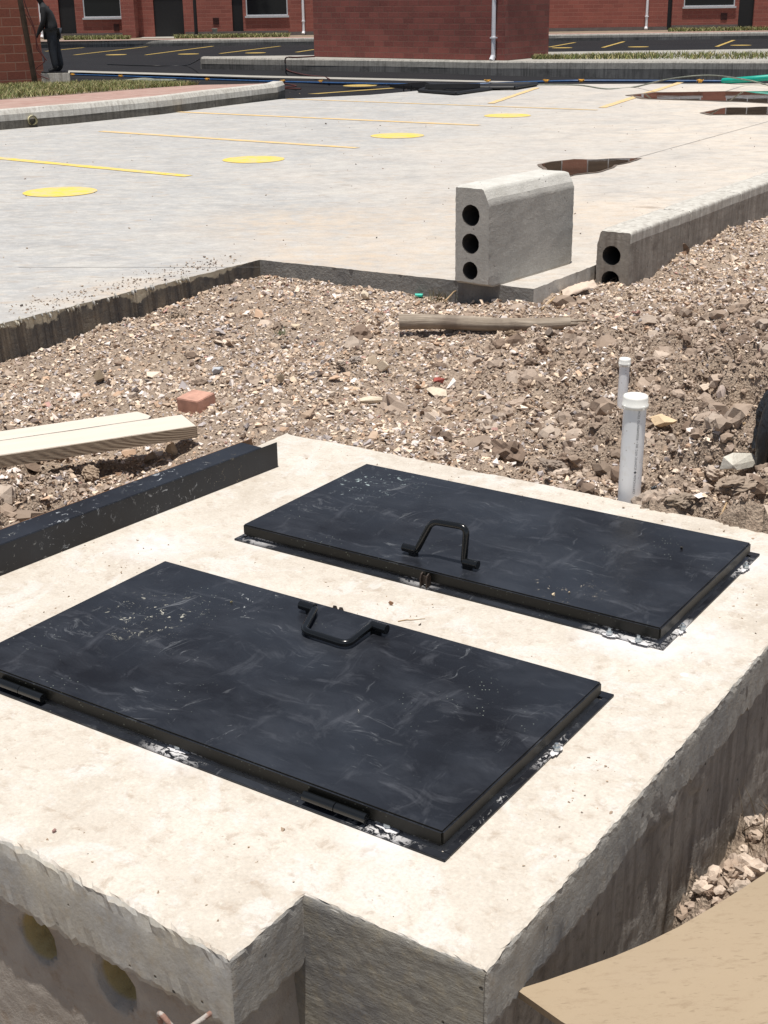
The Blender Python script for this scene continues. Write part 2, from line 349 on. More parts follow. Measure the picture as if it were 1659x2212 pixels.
c = m.mix(m.ramp(m.noise(m.co('Object', (14, 50, 14), (0, 0, .45)), 2.6, 3, .6), [(.62, 0.), (.70, .45)]), c, (.18, .13, .08))
c = m.mix(m.ramp(m.noise(m.co('Object', (1, 3, 1), (0, 0, .5)), 22, 7, .8), [(.52, 0.), (.68, .5)]), c, (.22, .155, .095))
c = m.mix(m.ramp(m.noise(v, 7, 6, .7, .8), [(.58, 0.), (.75, .4)]), c, (.24, .165, .10))
c = m.mix(m.ramp(m.noise(v, 5, 6, .7, .5), [(.5, 0.), (.75, .5)]), c, (.34, .265, .185))
MT['board'] = m.done(c, .8, m.bump(m.noise(v, 40, 5), .25, .004))
m = M('plastic_film_black'); v = m.co(); MT['bag'] = m.done((.018, .02, .024), m.ramp(m.noise(v, 12, 4), [(.3, .25), (.7, .5)]), m.bump(m.noise(v, 26, 5, .6, 1.2), .8, .012))
MT['black'] = plain('dark_interior', (.006, .006, .007), .6, .2)
MT['metalblack'] = plain('black_post_paint', (.008, .008, .009), .5, .2)
MT['whiteframe'] = plain('white_window_frame', (.55, .58, .60), .5, .08)
m = M('window_glass'); MT['glass'] = m.done((.012, .013, .015), .06, spec=.25)
MT['downpipe'] = plain('white_downpipe', (.85, .85, .88), .5, .06)
MT['plinth'] = concrete('grey_plinth', (.13, .11, .10), (.19, .16, .15), (.08, .07, .065), .4, 3, .9, 60, False, bumpk=.3)
MT['brick_left'] = brick('brick_near_left', (.24, .075, .048), (.31, .105, .066), (.34, .20, .14), .42, .185, .3)
MT['brick_mid'] = brick('brick_middle', (.20, .060, .050), (.30, .095, .076), (.19, .115, .085), .31, .137, .4)
MT['brick_far'] = brick('brick_far', (.26, .080, .062), (.34, .11, .082), (.34, .155, .115), .42, .155, .25)
m = M('red_paving'); v = m.co(); b = m.n('TexBrick'); m.put(b.inputs['Vector'], m.co('Object', (1,1,1), (0,0,.9))); b.inputs['Scale'].default_value = 1; b.inputs['Brick Width'].default_value = .2; b.inputs['Row Height'].default_value = .1; b.inputs['Mortar Size'].default_value = .004
b.inputs['Color1'].default_value = (.30, .17, .14, 1); b.inputs['Color2'].default_value = (.42, .27, .23, 1); b.inputs['Mortar'].default_value = (.3, .22, .17, 1)
c = m.mix(m.ramp(m.noise(m.co('Object', (1, 3, 1)), 1.3, 5), [(.45, 0.), (.7, .8)]), b.outputs[0], (.42, .33, .28))
MT['paving'] = m.done(c, .85)
m = M('puddle_water'); v = m.co(); MT['water'] = m.done(m.mix(m.ramp(m.noise(v, 2.5, 4), [(.3, 0.), (.7, 1.)]), (.045, .030, .020), (.10, .068, .045)), .015, m.bump(m.noise(v, 3, 2), .02, .01))
m = M('wet_concrete'); v = m.co(); MT['wet'] = m.done(m.mix(m.noise(v, 6, 4), (.13, .095, .07), (.22, .17, .13)), .45, m.bump(m.noise(v, 40, 4), .2, .006))
MT['blue'] = plain('blue_hose', (.025, .08, .20), .4, .3)
MT['green'] = plain('green_pipe', (.0, .32, .24), .4, .15)
MT['teal'] = plain('teal_plastic', (.02, .50, .38), .45, .15)
MT['tie'] = plain('orange_cord', (.70, .36, .05), .7, .3)
MT['cable'] = plain('dark_red_cable', (.07, .015, .012), .6, .3)
MT['greyrope'] = plain('grey_cable', (.20, .21, .17), .7, .3)
MT['gutter'] = concrete('pale_gutter', (.30, .29, .26), (.42, .40, .36), (.16, .14, .12), .5, 2, .85, 50, False)
MT['far_kerb'] = concrete('far_kerb_concrete', (.32, .31, .28), (.42, .40, .36), (.10, .09, .08), .5, 2, .85, 50, False, streak=True)
MT['kerb_foot'] = concrete('kerb_dark_foot', (.018, .017, .017), (.24, .235, .225), (.012, .012, .012), .85, .33, .85, 50, False, streak=True)
MT['cloth'] = plain('dark_clothes', (.010, .011, .013), .85, .4, 6)
MT['jeans'] = plain('dark_denim', (.020, .026, .036), .85, .5, 5)
MT['skin'] = plain('brown_skin', (.20, .10, .065), .55, .1)
MT['hair'] = plain('black_hair', (.008, .007, .006), .6, .2)
m = M('attr_stone'); a = m.n('VertexColor'); a.layer_name = 'Col'; v = m.co(); n = m.noise(v, 55, 5, .7)
c = m.mix(m.ramp(n, [(.45, 0.), (.75, .35)]), a.outputs[0], (.24, .175, .12))
MT['stone'] = m.done(c, .9, m.bump(m.noise(v, 130, 4, .7), .5, .004))
m = M('soil'); v = m.co(); n = m.noise(v, 5, 7, .7); c = m.mix(m.ramp(n, [(.35, 0.), (.65, 1.)]), (.165, .118, .088), (.36, .275, .21))
c = m.mix(m.ramp(m.noise(v, 1.5, 4, .5), [(.52, 0.), (.66, .55)]), c, (.34, .25, .17))
c = m.mix(m.ramp(m.vor(v, 95, out=1), [(.2, 0.), (.6, .6)]), c, (.49, .39, .30))
h = m.mth('ADD', m.noise(v, 60, 7, .75), m.mth('MULTIPLY', m.vor(v, 120), .6))
MT['soil'] = m.done(c, .95, m.bump(h, 1.0, .012))
m = M('grass_blade'); a = m.n('VertexColor'); a.layer_name = 'Col'; MT['grass'] = m.done(a.outputs[0], .7)
MT['ground'] = plain('earth', (.22, .17, .12), .95, .3, 2)
MT['dirtfilm'] = plain('loose_dust', (.42, .33, .24), .95, .3, 20)
MT['paper'] = plain('torn_paper_sack', (.62, .50, .40), .8, .15, 9, bump=.5)

# ------------------------------------------------------------ structure: base ground and roads
def poly(name, pts, mat, z=None, thick=0.0, kind='structure', parent=None):
    bm = bmesh.new(); vs = [bm.verts.new((p[0], p[1], p[2] if z is None else z)) for p in pts]
    f = bm.faces.new(vs)
    if f.normal.z < 0: f.normal_flip()
    if thick:
        r = bmesh.ops.extrude_face_region(bm, geom=[f])
        for e in r['geom']:
            if isinstance(e, bmesh.types.BMVert): e.co.z -= thick
        if f.is_valid: pass
    bmesh.ops.triangulate(bm, faces=[f for f in bm.faces if len(f.verts) > 4])
    o = from_bm(name, bm, mat, parent)
    if kind and parent is None: o['kind'] = kind
    return o
poly('ground', [(-400, -60), (400, -60), (400, 600), (-400, 600)], MT['ground'], -1.6)
ZR = -0.3
pad_edge = [at(608, 214), at(800, 205), at(950, 192), at(1160, 182), at(1400, 181), at(1659, 180.5), at(1900, 180)]
# road: level at ZR, ramping up to the concrete pavement
bm = bmesh.new()
front = [at(-500, 262), at(200, 236)] + pad_edge
ROWS = []
for q in front:
    zl = ZR - .19*min(1, max(0, (q.x-1)/9)); f = 1.12
    ROWS.append([bm.verts.new(c) for c in ((q.x, q.y-.3, q.z-.012), (q.x*f, max(q.y+3, 30.5), zl), (q.x*1.3, 38, zl), (q.x*1.5, 40, ZR), (q.x*4.0, 110, ZR))])
for i in range(len(front)-1):
    for k in range(4): bm.faces.new((ROWS[i][k], ROWS[i+1][k], ROWS[i+1][k+1], ROWS[i][k+1]))
road = from_bm('road', bm, MT['asphalt']); road['kind'] = 'structure'
# parking pavement
Pa, Pc, Pk, Pe = at(0, 700), at(561, 561), at(1153, 624), at(1285, 573)
dAC = (Pa-Pc).normalized(); Pl = Pc + dAC*7
kerb_dir = (at(1659, 393, .225) - at(1365, 501, .225)).normalized()
Pr = Pe + kerb_dir*30
lk = [at(-560, 345), at(0, 281), at(150, 268), at(350, 247), at(500, 227), at(600, 214)]
pad_out = [Pl, Pc, Pk, Pe, Pr, Vector((22, 26.5, 0))] + pad_edge[::-1] + lk[::-1][1:] + [Vector((-12, 9, 0))]
def dense(pts, step, jit=0.0, seed=0.0):
    out = []
    for i in range(len(pts)):
        a, b = Vector(pts[i]), Vector(pts[(i+1) % len(pts)]); L = (b-a).length; n = max(1, int(L/step))
        for j in range(n): out.append(a.lerp(b, j/n))
    return out
# pad top with slightly ragged near edges
near_pts = []
for (a, b) in ((Pl, Pc), (Pc, Pk), (Pk, Pe)):
    L = (b-a).length; n = int(L/.02); nrm = Vector(((b-a).y, -(b-a).x, 0)).normalized()
    for j in range(n):
        q = a.lerp(b, j/n); k = min(1, min(j, n-j)/4)
        near_pts.append((q + nrm*k*(.014*fb1(q.x*9+3, q.y*9)+.004*random.uniform(-1, 1)), nrm))
top = [q for q, _ in near_pts] + [Pe] + pad_out[4:]
pad = poly('parking_pavement', top, MT['pad'], 0.0)
# edge faces of the pavement, as parts
def face_strip(name, pts, nrm_in, depth, mat, parent, jit=.006):
    bm = bmesh.new(); rows = []; nz = 9
    for i, q in enumerate(pts):
        r = []
        for k in range(nz+1):
            z = -depth*k/nz; d = jit*2*fb1(i*.21, k*.9+7) if k else 0
            r.append(bm.verts.new(q + Vector((0, 0, z)) + nrm_in*(d - (.003 if k else 0))))
        rows.append(r)
    for i in range(len(pts)-1):
        for k in range(nz): bm.faces.new((rows[i][k], rows[i][k+1], rows[i+1][k+1], rows[i+1][k]))
    o = from_bm(name, bm, mat, parent, True)
    return o
seg = [[], [], []]
for q, n in near_pts:
    seg[0 if (n - near_pts[0][1]).length < .01 else (2 if (n - near_pts[-1][1]).length < .01 else 1)].append(q)
seg[0].append(seg[1][0]); seg[1].append(seg[2][0]); seg[2].append(Pe)
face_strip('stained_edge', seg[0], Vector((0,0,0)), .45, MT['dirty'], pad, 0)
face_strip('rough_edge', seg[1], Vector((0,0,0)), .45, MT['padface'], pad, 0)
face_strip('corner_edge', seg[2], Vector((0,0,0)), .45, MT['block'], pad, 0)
# broken mortar lip along the stained edge
bm = bmesh.new()
for i in range(60):
    t = random.random()**1.3; a = Pa.lerp(Pc, t*.75 - .05); s = random.uniform(.008, .03)
    q = a + Vector((random.uniform(0, .004), 0, -random.uniform(.0, .022)))
    bmesh.ops.create_icosphere(bm, subdivisions=1, radius=s, matrix=Matrix.Translation(q) @ Matrix.Rotation(YAW+2.6, 4, 'Z') @ Matrix.Diagonal((1.2, .25, .6, 1)))
from_bm('mortar_lip', bm, MT['slabface'], pad)

def strip_line(name, u0, v0, u1, v1, wd, mat, z=.004, zb=0.0, par=pad):
    a, b = at(u0, v0, zb), at(u1, v1, zb); n = Vector((-(b-a).y, (b-a).x, 0)).normalized()*wd/2
    N = 24; bm = bmesh.new(); L = []
    for i in range(N+1):
        q = a.lerp(b, i/N); w_ = 1+.12*random.uniform(-1, 1)
        L.append((bm.verts.new((q-n*w_)+Vector((0,0,z))), bm.verts.new((q+n*w_)+Vector((0,0,z)))))
    for i in range(N): bm.faces.new((L[i][0], L[i+1][0], L[i+1][1], L[i][1]))
    return from_bm(name, bm, mat, par)
strip_line('painted_line', -260, 318, 408, 381, .12, MT['yellow'])
strip_line('painted_line', 218, 284, 772, 320, .12, MT['amber'])
strip_line('painted_line', 382, 242, 1035, 271, .12, MT['amber'])
strip_line('painted_line', 620, 214, 1290, 238, .09, MT['amber'])
strip_line('painted_line', 1300, 233, 1470, 178.5, .12, MT['amber'], z=.005)
strip_line('painted_line', 1060, 241-17, 1160, 190, .10, MT['amber'], z=.006)
def disc(u, v, r, mat, zb=0.0, z=.004, par=pad, name='painted_circle'):
    bm = bmesh.new(); c = at(u, v, zb); N = 48
    bm.faces.new([bm.verts.new((c.x+r*(1+.012*random.uniform(-1,1))*math.cos(a), c.y+r*math.sin(a), zb+z)) for a in [2*math.pi*k/N for k in range(N)]])
    return from_bm(name, bm, mat, par)
for (u, v) in ((130, 415), (548, 345), (858, 293.5), (1096, 250)): disc(u, v, .305, MT['yellow'])
strip_line('saw_joint', 1372, 342, 1760, 235, .007, MT['kerb_foot'], z=.003)
strip_line('saw_joint', 40, 578, 560, 640-62, .006, MT['kerb_foot'], z=.003)
# road markings
for (u0, v0, u1, v1) in ((160, 119, 318, 101), (314, 119, 460, 100), (475, 116, 605, 100), (640, 113, 680, 107), (98, 111, 181, 103), (1186, 102, 1242, 92), (1302, 103, 1348, 90), (1548, 101, 1585, 87), (640, 206, 860, 190)):
    strip_line('painted_line', u0, v0, u1, v1, .13, MT['dullyellow'], .006, ZR if v0 < 150 else -.12, road)
for (u, v) in ((251, 118.5), (407, 117), (552, 114.5), (1214, 103.5), (1379, 101.5), (1600, 98)):
    disc(u, v, .36, MT['dullyellow'], ZR, .006, road)
disc(778, 187, .33, MT['dullyellow'], -.15, .02, road)

# puddles
def puddle(name, pts, label):
    c = sum((at(u, v) for u, v in pts), Vector())/len(pts)
    P = [at(u, v) for u, v in pts]; D = []
    for i in range(len(P)):
        a, b = P[i], P[(i+1) % len(P)]
        for j in range(6):
            q = a.lerp(b, j/6); D.append(q + Vector((.05*fb1(q.x*4, q.y*4), .12*fb1(q.x*5+9, q.y*3), 0)))
    wet = poly('wet_rim', [c+(q-c)*1.10 for q in D], MT['wet'], .0065, parent=None, kind=None)
    o = poly(name, D, MT['water'], .010); wet.parent = o
    o['kind'] = 'structure'; o['label'] = label
    return o
puddle('puddle_water', [(1365, 206), (1420, 201), (1560, 199), (1760, 197), (1760, 228), (1600, 220), (1480, 216), (1400, 214)], 'brown puddle at the right far end of the pale pavement')
puddle('puddle_water', [(1520, 244), (1560, 235), (1660, 232), (1760, 230), (1760, 250), (1620, 248), (1540, 248)], 'smaller brown puddle nearer than the long one at the right')
puddle('puddle_water', [(1170, 356), (1225, 348), (1310, 344), (1385, 344), (1335, 357), (1285, 374), (1225, 381), (1185, 378)], 'brown puddle just behind the upright hollow block')

# ------------------------------------------------------------ slab chamber
DA = .125; FE = .28                                                 # slab thickness
xl, yb, ynl, xn = -2.13, 2.20, -.215, -.425*K
chamber = thing('concrete_chamber', SO, 'pale cast concrete chamber top slab carrying two black steel hatches', 'concrete slab', YAW)
outline = [(0, 0), (0, yb), (xl, yb), (xl, .3), (-2.9, .3), (-2.9, ynl), (xn, ynl), (xn, 0)]
YNW = ynl+.098                                            # the near edge runs slightly askew
outline = [(0, 0), (0, yb), (xl, yb+.02), (xl+.02, .2), (xl-.3, .1), (xl-.3, YNW), (xn, ynl), (xn, 0)]
od = []
for i in range(len(outline)):
    a, b = Vector((*outline[i], 0)), Vector((*outline[(i+1) % len(outline)], 0)); L = (b-a).length; n = int(L/.012)
    nrm = Vector(((b-a).y, -(b-a).x, 0)).normalized()
    nrm = Vector(((b-a).y, -(b-a).x, 0)).normalized()
    for j in range(n): od.append((a.lerp(b, j/n), nrm, i, min(1, min(j, n-j)/3)))
cen = Vector((-1, 1, 0))
# rings: outward offset, z, noise amplitude
rings = [(-.005, 0, .0), (-.001, -.003, .001), (.001, -.008, .001), (.002, -.02, .001), (.002, -.04, .001), (.002, -.08, .001), (.002, -DA*.92, .001), (-.002, -DA, .002), (-.03, -DA-.004, .002)]
bm = bmesh.new(); RV = []
def ragged(i, edge, q):                                      # how far the poured edge hangs at this place
    s = i*.012
    return {6: .0, 5: .006, 7: .02, 0: .035, 3: .0}.get(edge, .0)*fb1(s*5, edge) + (.012 if edge in (0, 5) else .010)*fb1(s*31, edge+3) + .006*random.uniform(-1, 1)
for ri, (off, z, amp) in enumerate(rings):
    row = []
    for i, (q, nrm, edge, k) in enumerate(od):
        out = nrm if True else nrm
        top3 = max(0, 1-ri/3.0)
        dn = .003*fb1(q.x*4, q.y*4+edge*5) + (.0035*fb1(q.x*60+ri*2, q.y*60+edge*5) + .004*fb1(q.x*25, q.y*25+ri)) * (.35+top3) + random.uniform(-1, 1)*.0012
        if edge == 5 and ri < 4: dn -= (.020*max(0, fb1(q.x*9, 3.3+ri*.15)+.12)+.006*max(0, fb1(q.x*40, ri*3.))+.003*random.random())*(1, .9, .6, .35)[ri]
        if edge == 1: dn += .03*fb1(q.x*3, 8.8)
        zz = z*(1 + (FE if edge in (4, 5, 6) else 0)) if ri >= 3 else z
        if ri >= 6: zz += ragged(i, edge, q)*k
        if edge == 5 and ri in (1, 2, 3): zz -= .003*random.random()*ri + .008*max(0, fb1(q.x*9, ri*.3))
        row.append(bm.verts.new(q + out*(off*1.0 + dn*k) + Vector((0, 0, zz))))
    RV.append(row)
n = len(od)
for r in range(len(rings)-1):
    for i in range(n):
        f = bm.faces.new((RV[r][i], RV[r][(i+1) % n], RV[r+1][(i+1) % n], RV[r+1][i]))
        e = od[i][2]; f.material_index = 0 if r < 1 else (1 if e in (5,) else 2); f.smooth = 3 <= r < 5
P2 = [Vector((v.co.x, v.co.y)) for v in RV[0]]
cdt = geometry.delaunay_2d_cdt(P2, [(i, (i+1) % n) for i in range(n)], [], 1, 1e-6)
for f in cdt[2]:
    try: bm.faces.new([RV[0][cdt[3][i][0]] for i in f]).material_index = 0
    except (ValueError, IndexError): pass
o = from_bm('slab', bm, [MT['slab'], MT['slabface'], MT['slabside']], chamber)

def grid_wall(name, p0, p1, z0, z1, disp, mat, parent, step=.014):
    p0, p1 = Vector((*p0, 0)), Vector((*p1, 0)); L = (p1-p0).length; nx = int(L/step); nz = int((z0-z1)/step)
    d = (p1-p0).normalized(); nrm = Vector((d.y, -d.x, 0))
    X, Zz = np.meshgrid(np.linspace(0, L, nx+1), np.linspace(z0, z1, nz+1))
    D = disp(X, Zz)
    V = np.stack([p0.x+d.x*X+nrm.x*D, p0.y+d.y*X+nrm.y*D, Zz], -1).reshape(-1, 3)
    idx = np.arange(V.shape[0]).reshape(nz+1, nx+1)
    Fq = np.stack([idx[:-1, :-1], idx[:-1, 1:], idx[1:, 1:], idx[1:, :-1]], -1).reshape(-1, 4)
    return link(name, np_mesh(name, V, Fq, n=4), mat, parent, True)
def d_right(X, Z):
    d = .006*fbm(X*5, Z*3) + .006*fbm(X*30, Z*30, 3)
    seam = np.abs(((X+.02*fbm(X*2, Z*0)) / .145) % 1 - .5)
    d = d - .010*(seam > .47) + .004*np.floor(X/.145 % 3)
    drip = np.clip(1-(-Z-.13-.16*(fbm(X*4, X*0, 2)) -.07*fbm(X*19, X*0+4, 2))/.012, 0, 1)
    return d*.6 - .014 + drip*(.010+.006*fbm(X*12, Z*12, 2))
def d_front(X, Z):
    d = .02*fbm(X*4, Z*4)*.4 + .003*fbm(X*28, Z*28, 3) - .026
    for (cx_, cz_, rx, rz_) in holes_l:
        q = ((X-cx_)/rx)**2 + ((Z-cz_)/rz_)**2 + .35*fbm(X*16, Z*16, 3)
        d = d - .085*np.clip((1-q)/.25, 0, 1)
    return d
def on_front(u, v, y=ynl+.012):
    # intersection of the view ray with the vertical plane of the front wall (slab local x, z)
    d = Vector(ray(u, v)); o0 = Vector((0, 0, H)); t = ((SO-o0).dot(eb) + y) / d.dot(eb); q = o0 + d*t - SO
    return q.dot(ea), q.z
hx0 = xl-.3
holes_l = []
for (u, v, rx, rz_) in ((74, 2032, .050, .050), (250, 2118, .052, .055)):
    hx, hz = on_front(u, v, ynl+.045); holes_l.append((hx-hx0, hz, rx, rz_))
m = M('muddy_wall'); v = m.co(); n = m.noise(v, 5, 6, .65)
c = m.mix(m.ramp(n, [(.35, 0.), (.65, 1.)]), (.27, .235, .20), (.38, .345, .305)); c = m.mix(m.ramp(m.noise(v, 14, 6, .7), [(.56, 0.), (.7, .6)]), c, (.22, .155, .10))
for (hx, hz, rx, rz_) in holes_l:
    c = m.mix(m.spot(v, (hx+hx0, ynl+.12, hz), .082, .10), c, (.36, .28, .13))
MT['muddy'] = m.done(c, .85, m.bump(m.noise(v, 30, 6, .7), .8, .008))
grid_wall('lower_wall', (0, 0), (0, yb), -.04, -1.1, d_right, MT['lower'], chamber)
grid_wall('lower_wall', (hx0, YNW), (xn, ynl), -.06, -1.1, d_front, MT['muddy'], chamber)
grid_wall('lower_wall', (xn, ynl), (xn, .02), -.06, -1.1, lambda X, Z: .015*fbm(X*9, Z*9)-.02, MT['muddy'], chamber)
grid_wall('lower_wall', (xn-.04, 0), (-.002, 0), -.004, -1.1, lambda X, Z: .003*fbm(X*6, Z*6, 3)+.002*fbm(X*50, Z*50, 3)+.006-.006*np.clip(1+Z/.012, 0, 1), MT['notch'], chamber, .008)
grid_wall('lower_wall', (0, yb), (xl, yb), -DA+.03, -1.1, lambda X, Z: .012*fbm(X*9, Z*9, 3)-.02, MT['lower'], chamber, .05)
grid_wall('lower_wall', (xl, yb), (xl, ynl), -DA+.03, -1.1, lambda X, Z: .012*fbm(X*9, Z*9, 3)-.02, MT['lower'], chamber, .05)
# ------------------------------------------------------------ hatches
def hatch(framemat, label, ox, oy, L, Wd, lidmat, hfn, hinges, latch, chips, group='black steel hatches set in the slab'):
    # ox, oy: lid's left front corner in slab frame
    t = thing('steel_hatch', S(ox, oy, 0), label, 'hatch', YAW, group)
    z0, z1 = .010, .048
    bm = bmesh.new(); box(bm, 0, 0, z0+.004, L, Wd, z1, .004)
    bm.normal_update()
    for f in bm.faces: f.material_index = 0 if abs(f.normal.z) > .9 else 1
    from_bm('lid', bm, [lidmat, MT['lidside']], t)
    # angle-iron frame lying on the concrete, with gaps burnt out around the bolts
    bm = bmesh.new(); fw = .024
    box(bm, -fw*.7, -fw, .001, L+fw*.8, -.002, .006, .001)
    box(bm, L+.002, -.0021, .001, L+fw*.8, Wd+.02, .006, .001)
    box(bm, -fw*.7, -.0021, .001, -.002, Wd+.01, .006, .001)
    box(bm, -fw*.7, Wd+.002, .001, L+fw*.8, Wd+.03, .0065, .001)
    box(bm, .012, .010, .0062, L-.012, .014, .030); box(bm, L-.014, .0141, .0062, L-.010, Wd-.01, .030); box(bm, .012, Wd-.014, .0062, L-.0141, Wd-.010, .030); box(bm, .012, .0141, .0062, .016, Wd-.0141, .030)
    from_bm('frame', bm, framemat, t)
    hfn(t, L, Wd, z1)
    for hx in hinges:
        bm = bmesh.new(); tube(bm, [(hx-.08, -.012, .024), (hx-.001, -.012, .024)], .0105, 16)
        h = from_bm('hinge', bm, MT['enamel'], t)
        bm = bmesh.new(); tube(bm, [(hx+.001, -.012, .024), (hx+.075, -.012, .024)], .0105, 16); box(bm, hx+.01, -.010, .016, hx+.065, .002, .022)
        from_bm('knuckle', bm, MT['enamel'], h)
    if latch is not None:
        lx, ly, s = latch; bm = bmesh.new()
        for dx in (0, .020):
            P = [(0, 0), (.022*s, 0), (.022*s, .024), (.017*s, .036), (.008*s, .040), (0, .028)]
            vs = [bm.verts.new((lx+dx, ly+a, .006+b)) for a, b in P]; vs2 = [bm.verts.new((lx+dx+.004, ly+a, .006+b)) for a, b in P]
            bm.faces.new(vs); bm.faces.new(vs2[::-1])
            for i in range(6): bm.faces.new((vs[i], vs[(i+1) % 6], vs2[(i+1) % 6], vs2[i]))
        box(bm, lx+.0042, ly+.008*s if s > 0 else ly+.012*s, .012, lx+.0198, ly+(.012*s if s > 0 else .008*s), .036)
        from_bm('padlock_lug', bm, MT['darklug'], t)
    for (cx_, cy_, lx, ly) in chips:
        # blob of splashed plaster with a bolt head in it
        bm = bmesh.new(); N = 30; ring = []
        for k in range(N):
            a = 2*math.pi*k/N; rr = 1+.5*fb1(k*.7+cx_*30, cy_*9)+.15*random.uniform(-1, 1)
            ring.append(bm.verts.new((cx_+lx*rr*math.cos(a), cy_+ly*rr*math.sin(a), .0075)))
        cv = bm.verts.new((cx_, cy_, .010))
        for k in range(N): bm.faces.new((ring[k], ring[(k+1) % N], cv))
        for vv in bm.verts: vv.co.x = cx_+(vv.co.x-cx_)*.6; vv.co.y = cy_+(vv.co.y-cy_)*.7
        pl_ = from_bm('plaster_splash', bm, MT['wpaint'], t, True)
        bm = bmesh.new(); bmesh.ops.create_cone(bm, cap_ends=True, segments=6, radius1=.009, radius2=.009, depth=.007, matrix=Matrix.Translation((cx_, cy_, .0145)))
        tube(bm, [(cx_, cy_, .016), (cx_, cy_, .026)], .0045, 8)
        from_bm('anchor_bolt', bm, MT['zinc'], t)
    return t
def lidloc(u, v, ox, oy, z=.048):
    x, y, _ = loc(u, v, z); return x-ox, y-oy
def handle(t, feet, top, z1, r=.0095, ext=.03):
    (ax, ay), (bx, by) = feet; a = Vector((ax, ay, z1)); b = Vector((bx, by, z1)); u_ = (b-a).normalized(); up = Vector((0, 0, .018))
    p = [a+up, a+up+u_*.012, top[0], top[1], b+up-u_*.012, b+up]
    # rounded corners by sampling between control points
    q = [p[0]]
    for i in range(1, len(p)-1):
        d1 = (p[i-1]-p[i]); d2 = (p[i+1]-p[i]); rr = min(.022, d1.length*.45, d2.length*.45)
        s, e = p[i]+d1.normalized()*rr, p[i]+d2.normalized()*rr
        for k in range(6):
            tt = k/5; q.append(s*(1-tt)**2 + p[i]*2*tt*(1-tt) + e*tt*tt)
    q.append(p[-1])
    bm = bmesh.new(); tube(bm, q, r, 14); h = from_bm('handle', bm, MT['enamel'], t)
    for (c_, s) in ((a, -1), (b, 1)):
        bm = bmesh.new(); tube(bm, [c_+up-u_*(.012*s), c_+up+u_*s*.034], r*1.3, 20); box(bm, c_.x-.012, c_.y-.008, z1+.0005, c_.x+.012, c_.y+.008, z1+.014)
        from_bm('handle_socket', bm, MT['enamel'], t)
# near hatch
kx = 1.5/1.65
ax0, ay0 = -1.750*kx, .273*kx; L1, W1 = 1.49*kx, .785*kx
def solve(u, v, y_plane, base):   # point on the vertical plane slab-y = y_plane
    d = Vector(ray(u, v)); t = ((SO-Vector((0,0,H))).dot(eb)+y_plane)/d.dot(eb); q = Vector((0,0,H))+d*t-SO
    return q.dot(ea), q.z
dz = Vector((0, 0, 0))
# recompute offsets of lids from their front right corners, lid top at .052 above the slab
fr1 = loc(962, 1800, .048); bl1 = loc(355, 1211, .048); br1 = loc(1297, 1470, .048)
fr2 = loc(1420, 1357, .048); fl2 = loc(518, 1130, .048); br2 = loc(1630, 1172, .048); bl2 = loc(797, 1003, .048)
L1 = (br1[0]+fr1[0])/2 - bl1[0]; W1 = (br1[1]+bl1[1])/2 - fr1[1]; ax0, ay0 = bl1[0], fr1[1]
ax1 = (fl2[0]+bl2[0])/2; L2 = (fr2[0]+br2[0])/2-ax1; ay1 = (fl2[1]+fr2[1])/2; W2 = (br2[1]+bl2[1])/2-ay1
def h1(t, L, Wd, z1):
    a, b = lidloc(672, 1326, ax0, ay0), lidloc(812, 1367, ax0, ay0)
    z = z1+.014
    c, d = lidloc(655, 1362, ax0, ay0, z), lidloc(735, 1388, ax0, ay0, z)
    handle(t, (a, b), (Vector((c[0], c[1], z)), Vector((d[0]+.02, d[1], z))), z1)
def h2(t, L, Wd, z1):
    a, b = lidloc(893, 1199, ax1, ay1), lidloc(1010, 1228, ax1, ay1)
    yp = ay1+(a[1]+b[1])/2+.012
    (cx_, cz), (dx, dz_) = solve(933, 1126, yp, 0), solve(1008, 1139, yp, 0)
    handle(t, (a, b), (Vector((cx_-ax1, yp-ay1, cz)), Vector((dx-ax1, yp-ay1, dz_))), z1)
def ll(u, v, ox, oy): x, y, _ = loc(u, v, .006); return x-ox, y-oy
ch1 = [(*ll(385, 1619, ax0, ay0), .05, .018), (*ll(838, 1789, ax0, ay0), .045, .02)]
ch1 += [(L1+.02, W1*.62, .014, .03)]
hg = [ll(62, 1497, ax0, ay0)[0], ll(748, 1742, ax0, ay0)[0]]
fm1 = steel_mat('frame_paint_near', .6, [((a, b, .006), .10, (.58, .57, .57), .50) for a, b, *_ in ch1] + [((L1+.02, W1*.3, .006), .25, (.4, .4, .4), .60)])
hatch(fm1, 'near black steel hatch with its bent handle folded flat on the lid', ax0, ay0, L1, W1, MT['lid_a'], h1, hg, (ll(770, 1318, ax0, ay0)[0]-.02, W1+.004, 1), ch1)
ch2 = [(*ll(575, 1161, ax1, ay1), .06, .016), (*ll(925, 1246, ax1, ay1), .03, .014), (*ll(1316, 1373, ax1, ay1), .03, .015), (L2*.965, -.026, .05, .012), (L2+.02, .10, .014, .035), (L2+.022, W2-.10, .014, .04)]
fm2 = steel_mat('frame_paint_far', .6, [((a, b, .006), .09, (.58, .57, .57), .48) for a, b, *_ in ch2])
hatch(fm2, 'far black steel hatch with its bent handle standing upright', ax1, ay1, L2, W2, MT['lid_b'], h2, [], (ll(932, 1250, ax1, ay1)[0], -.004, -1), ch2)

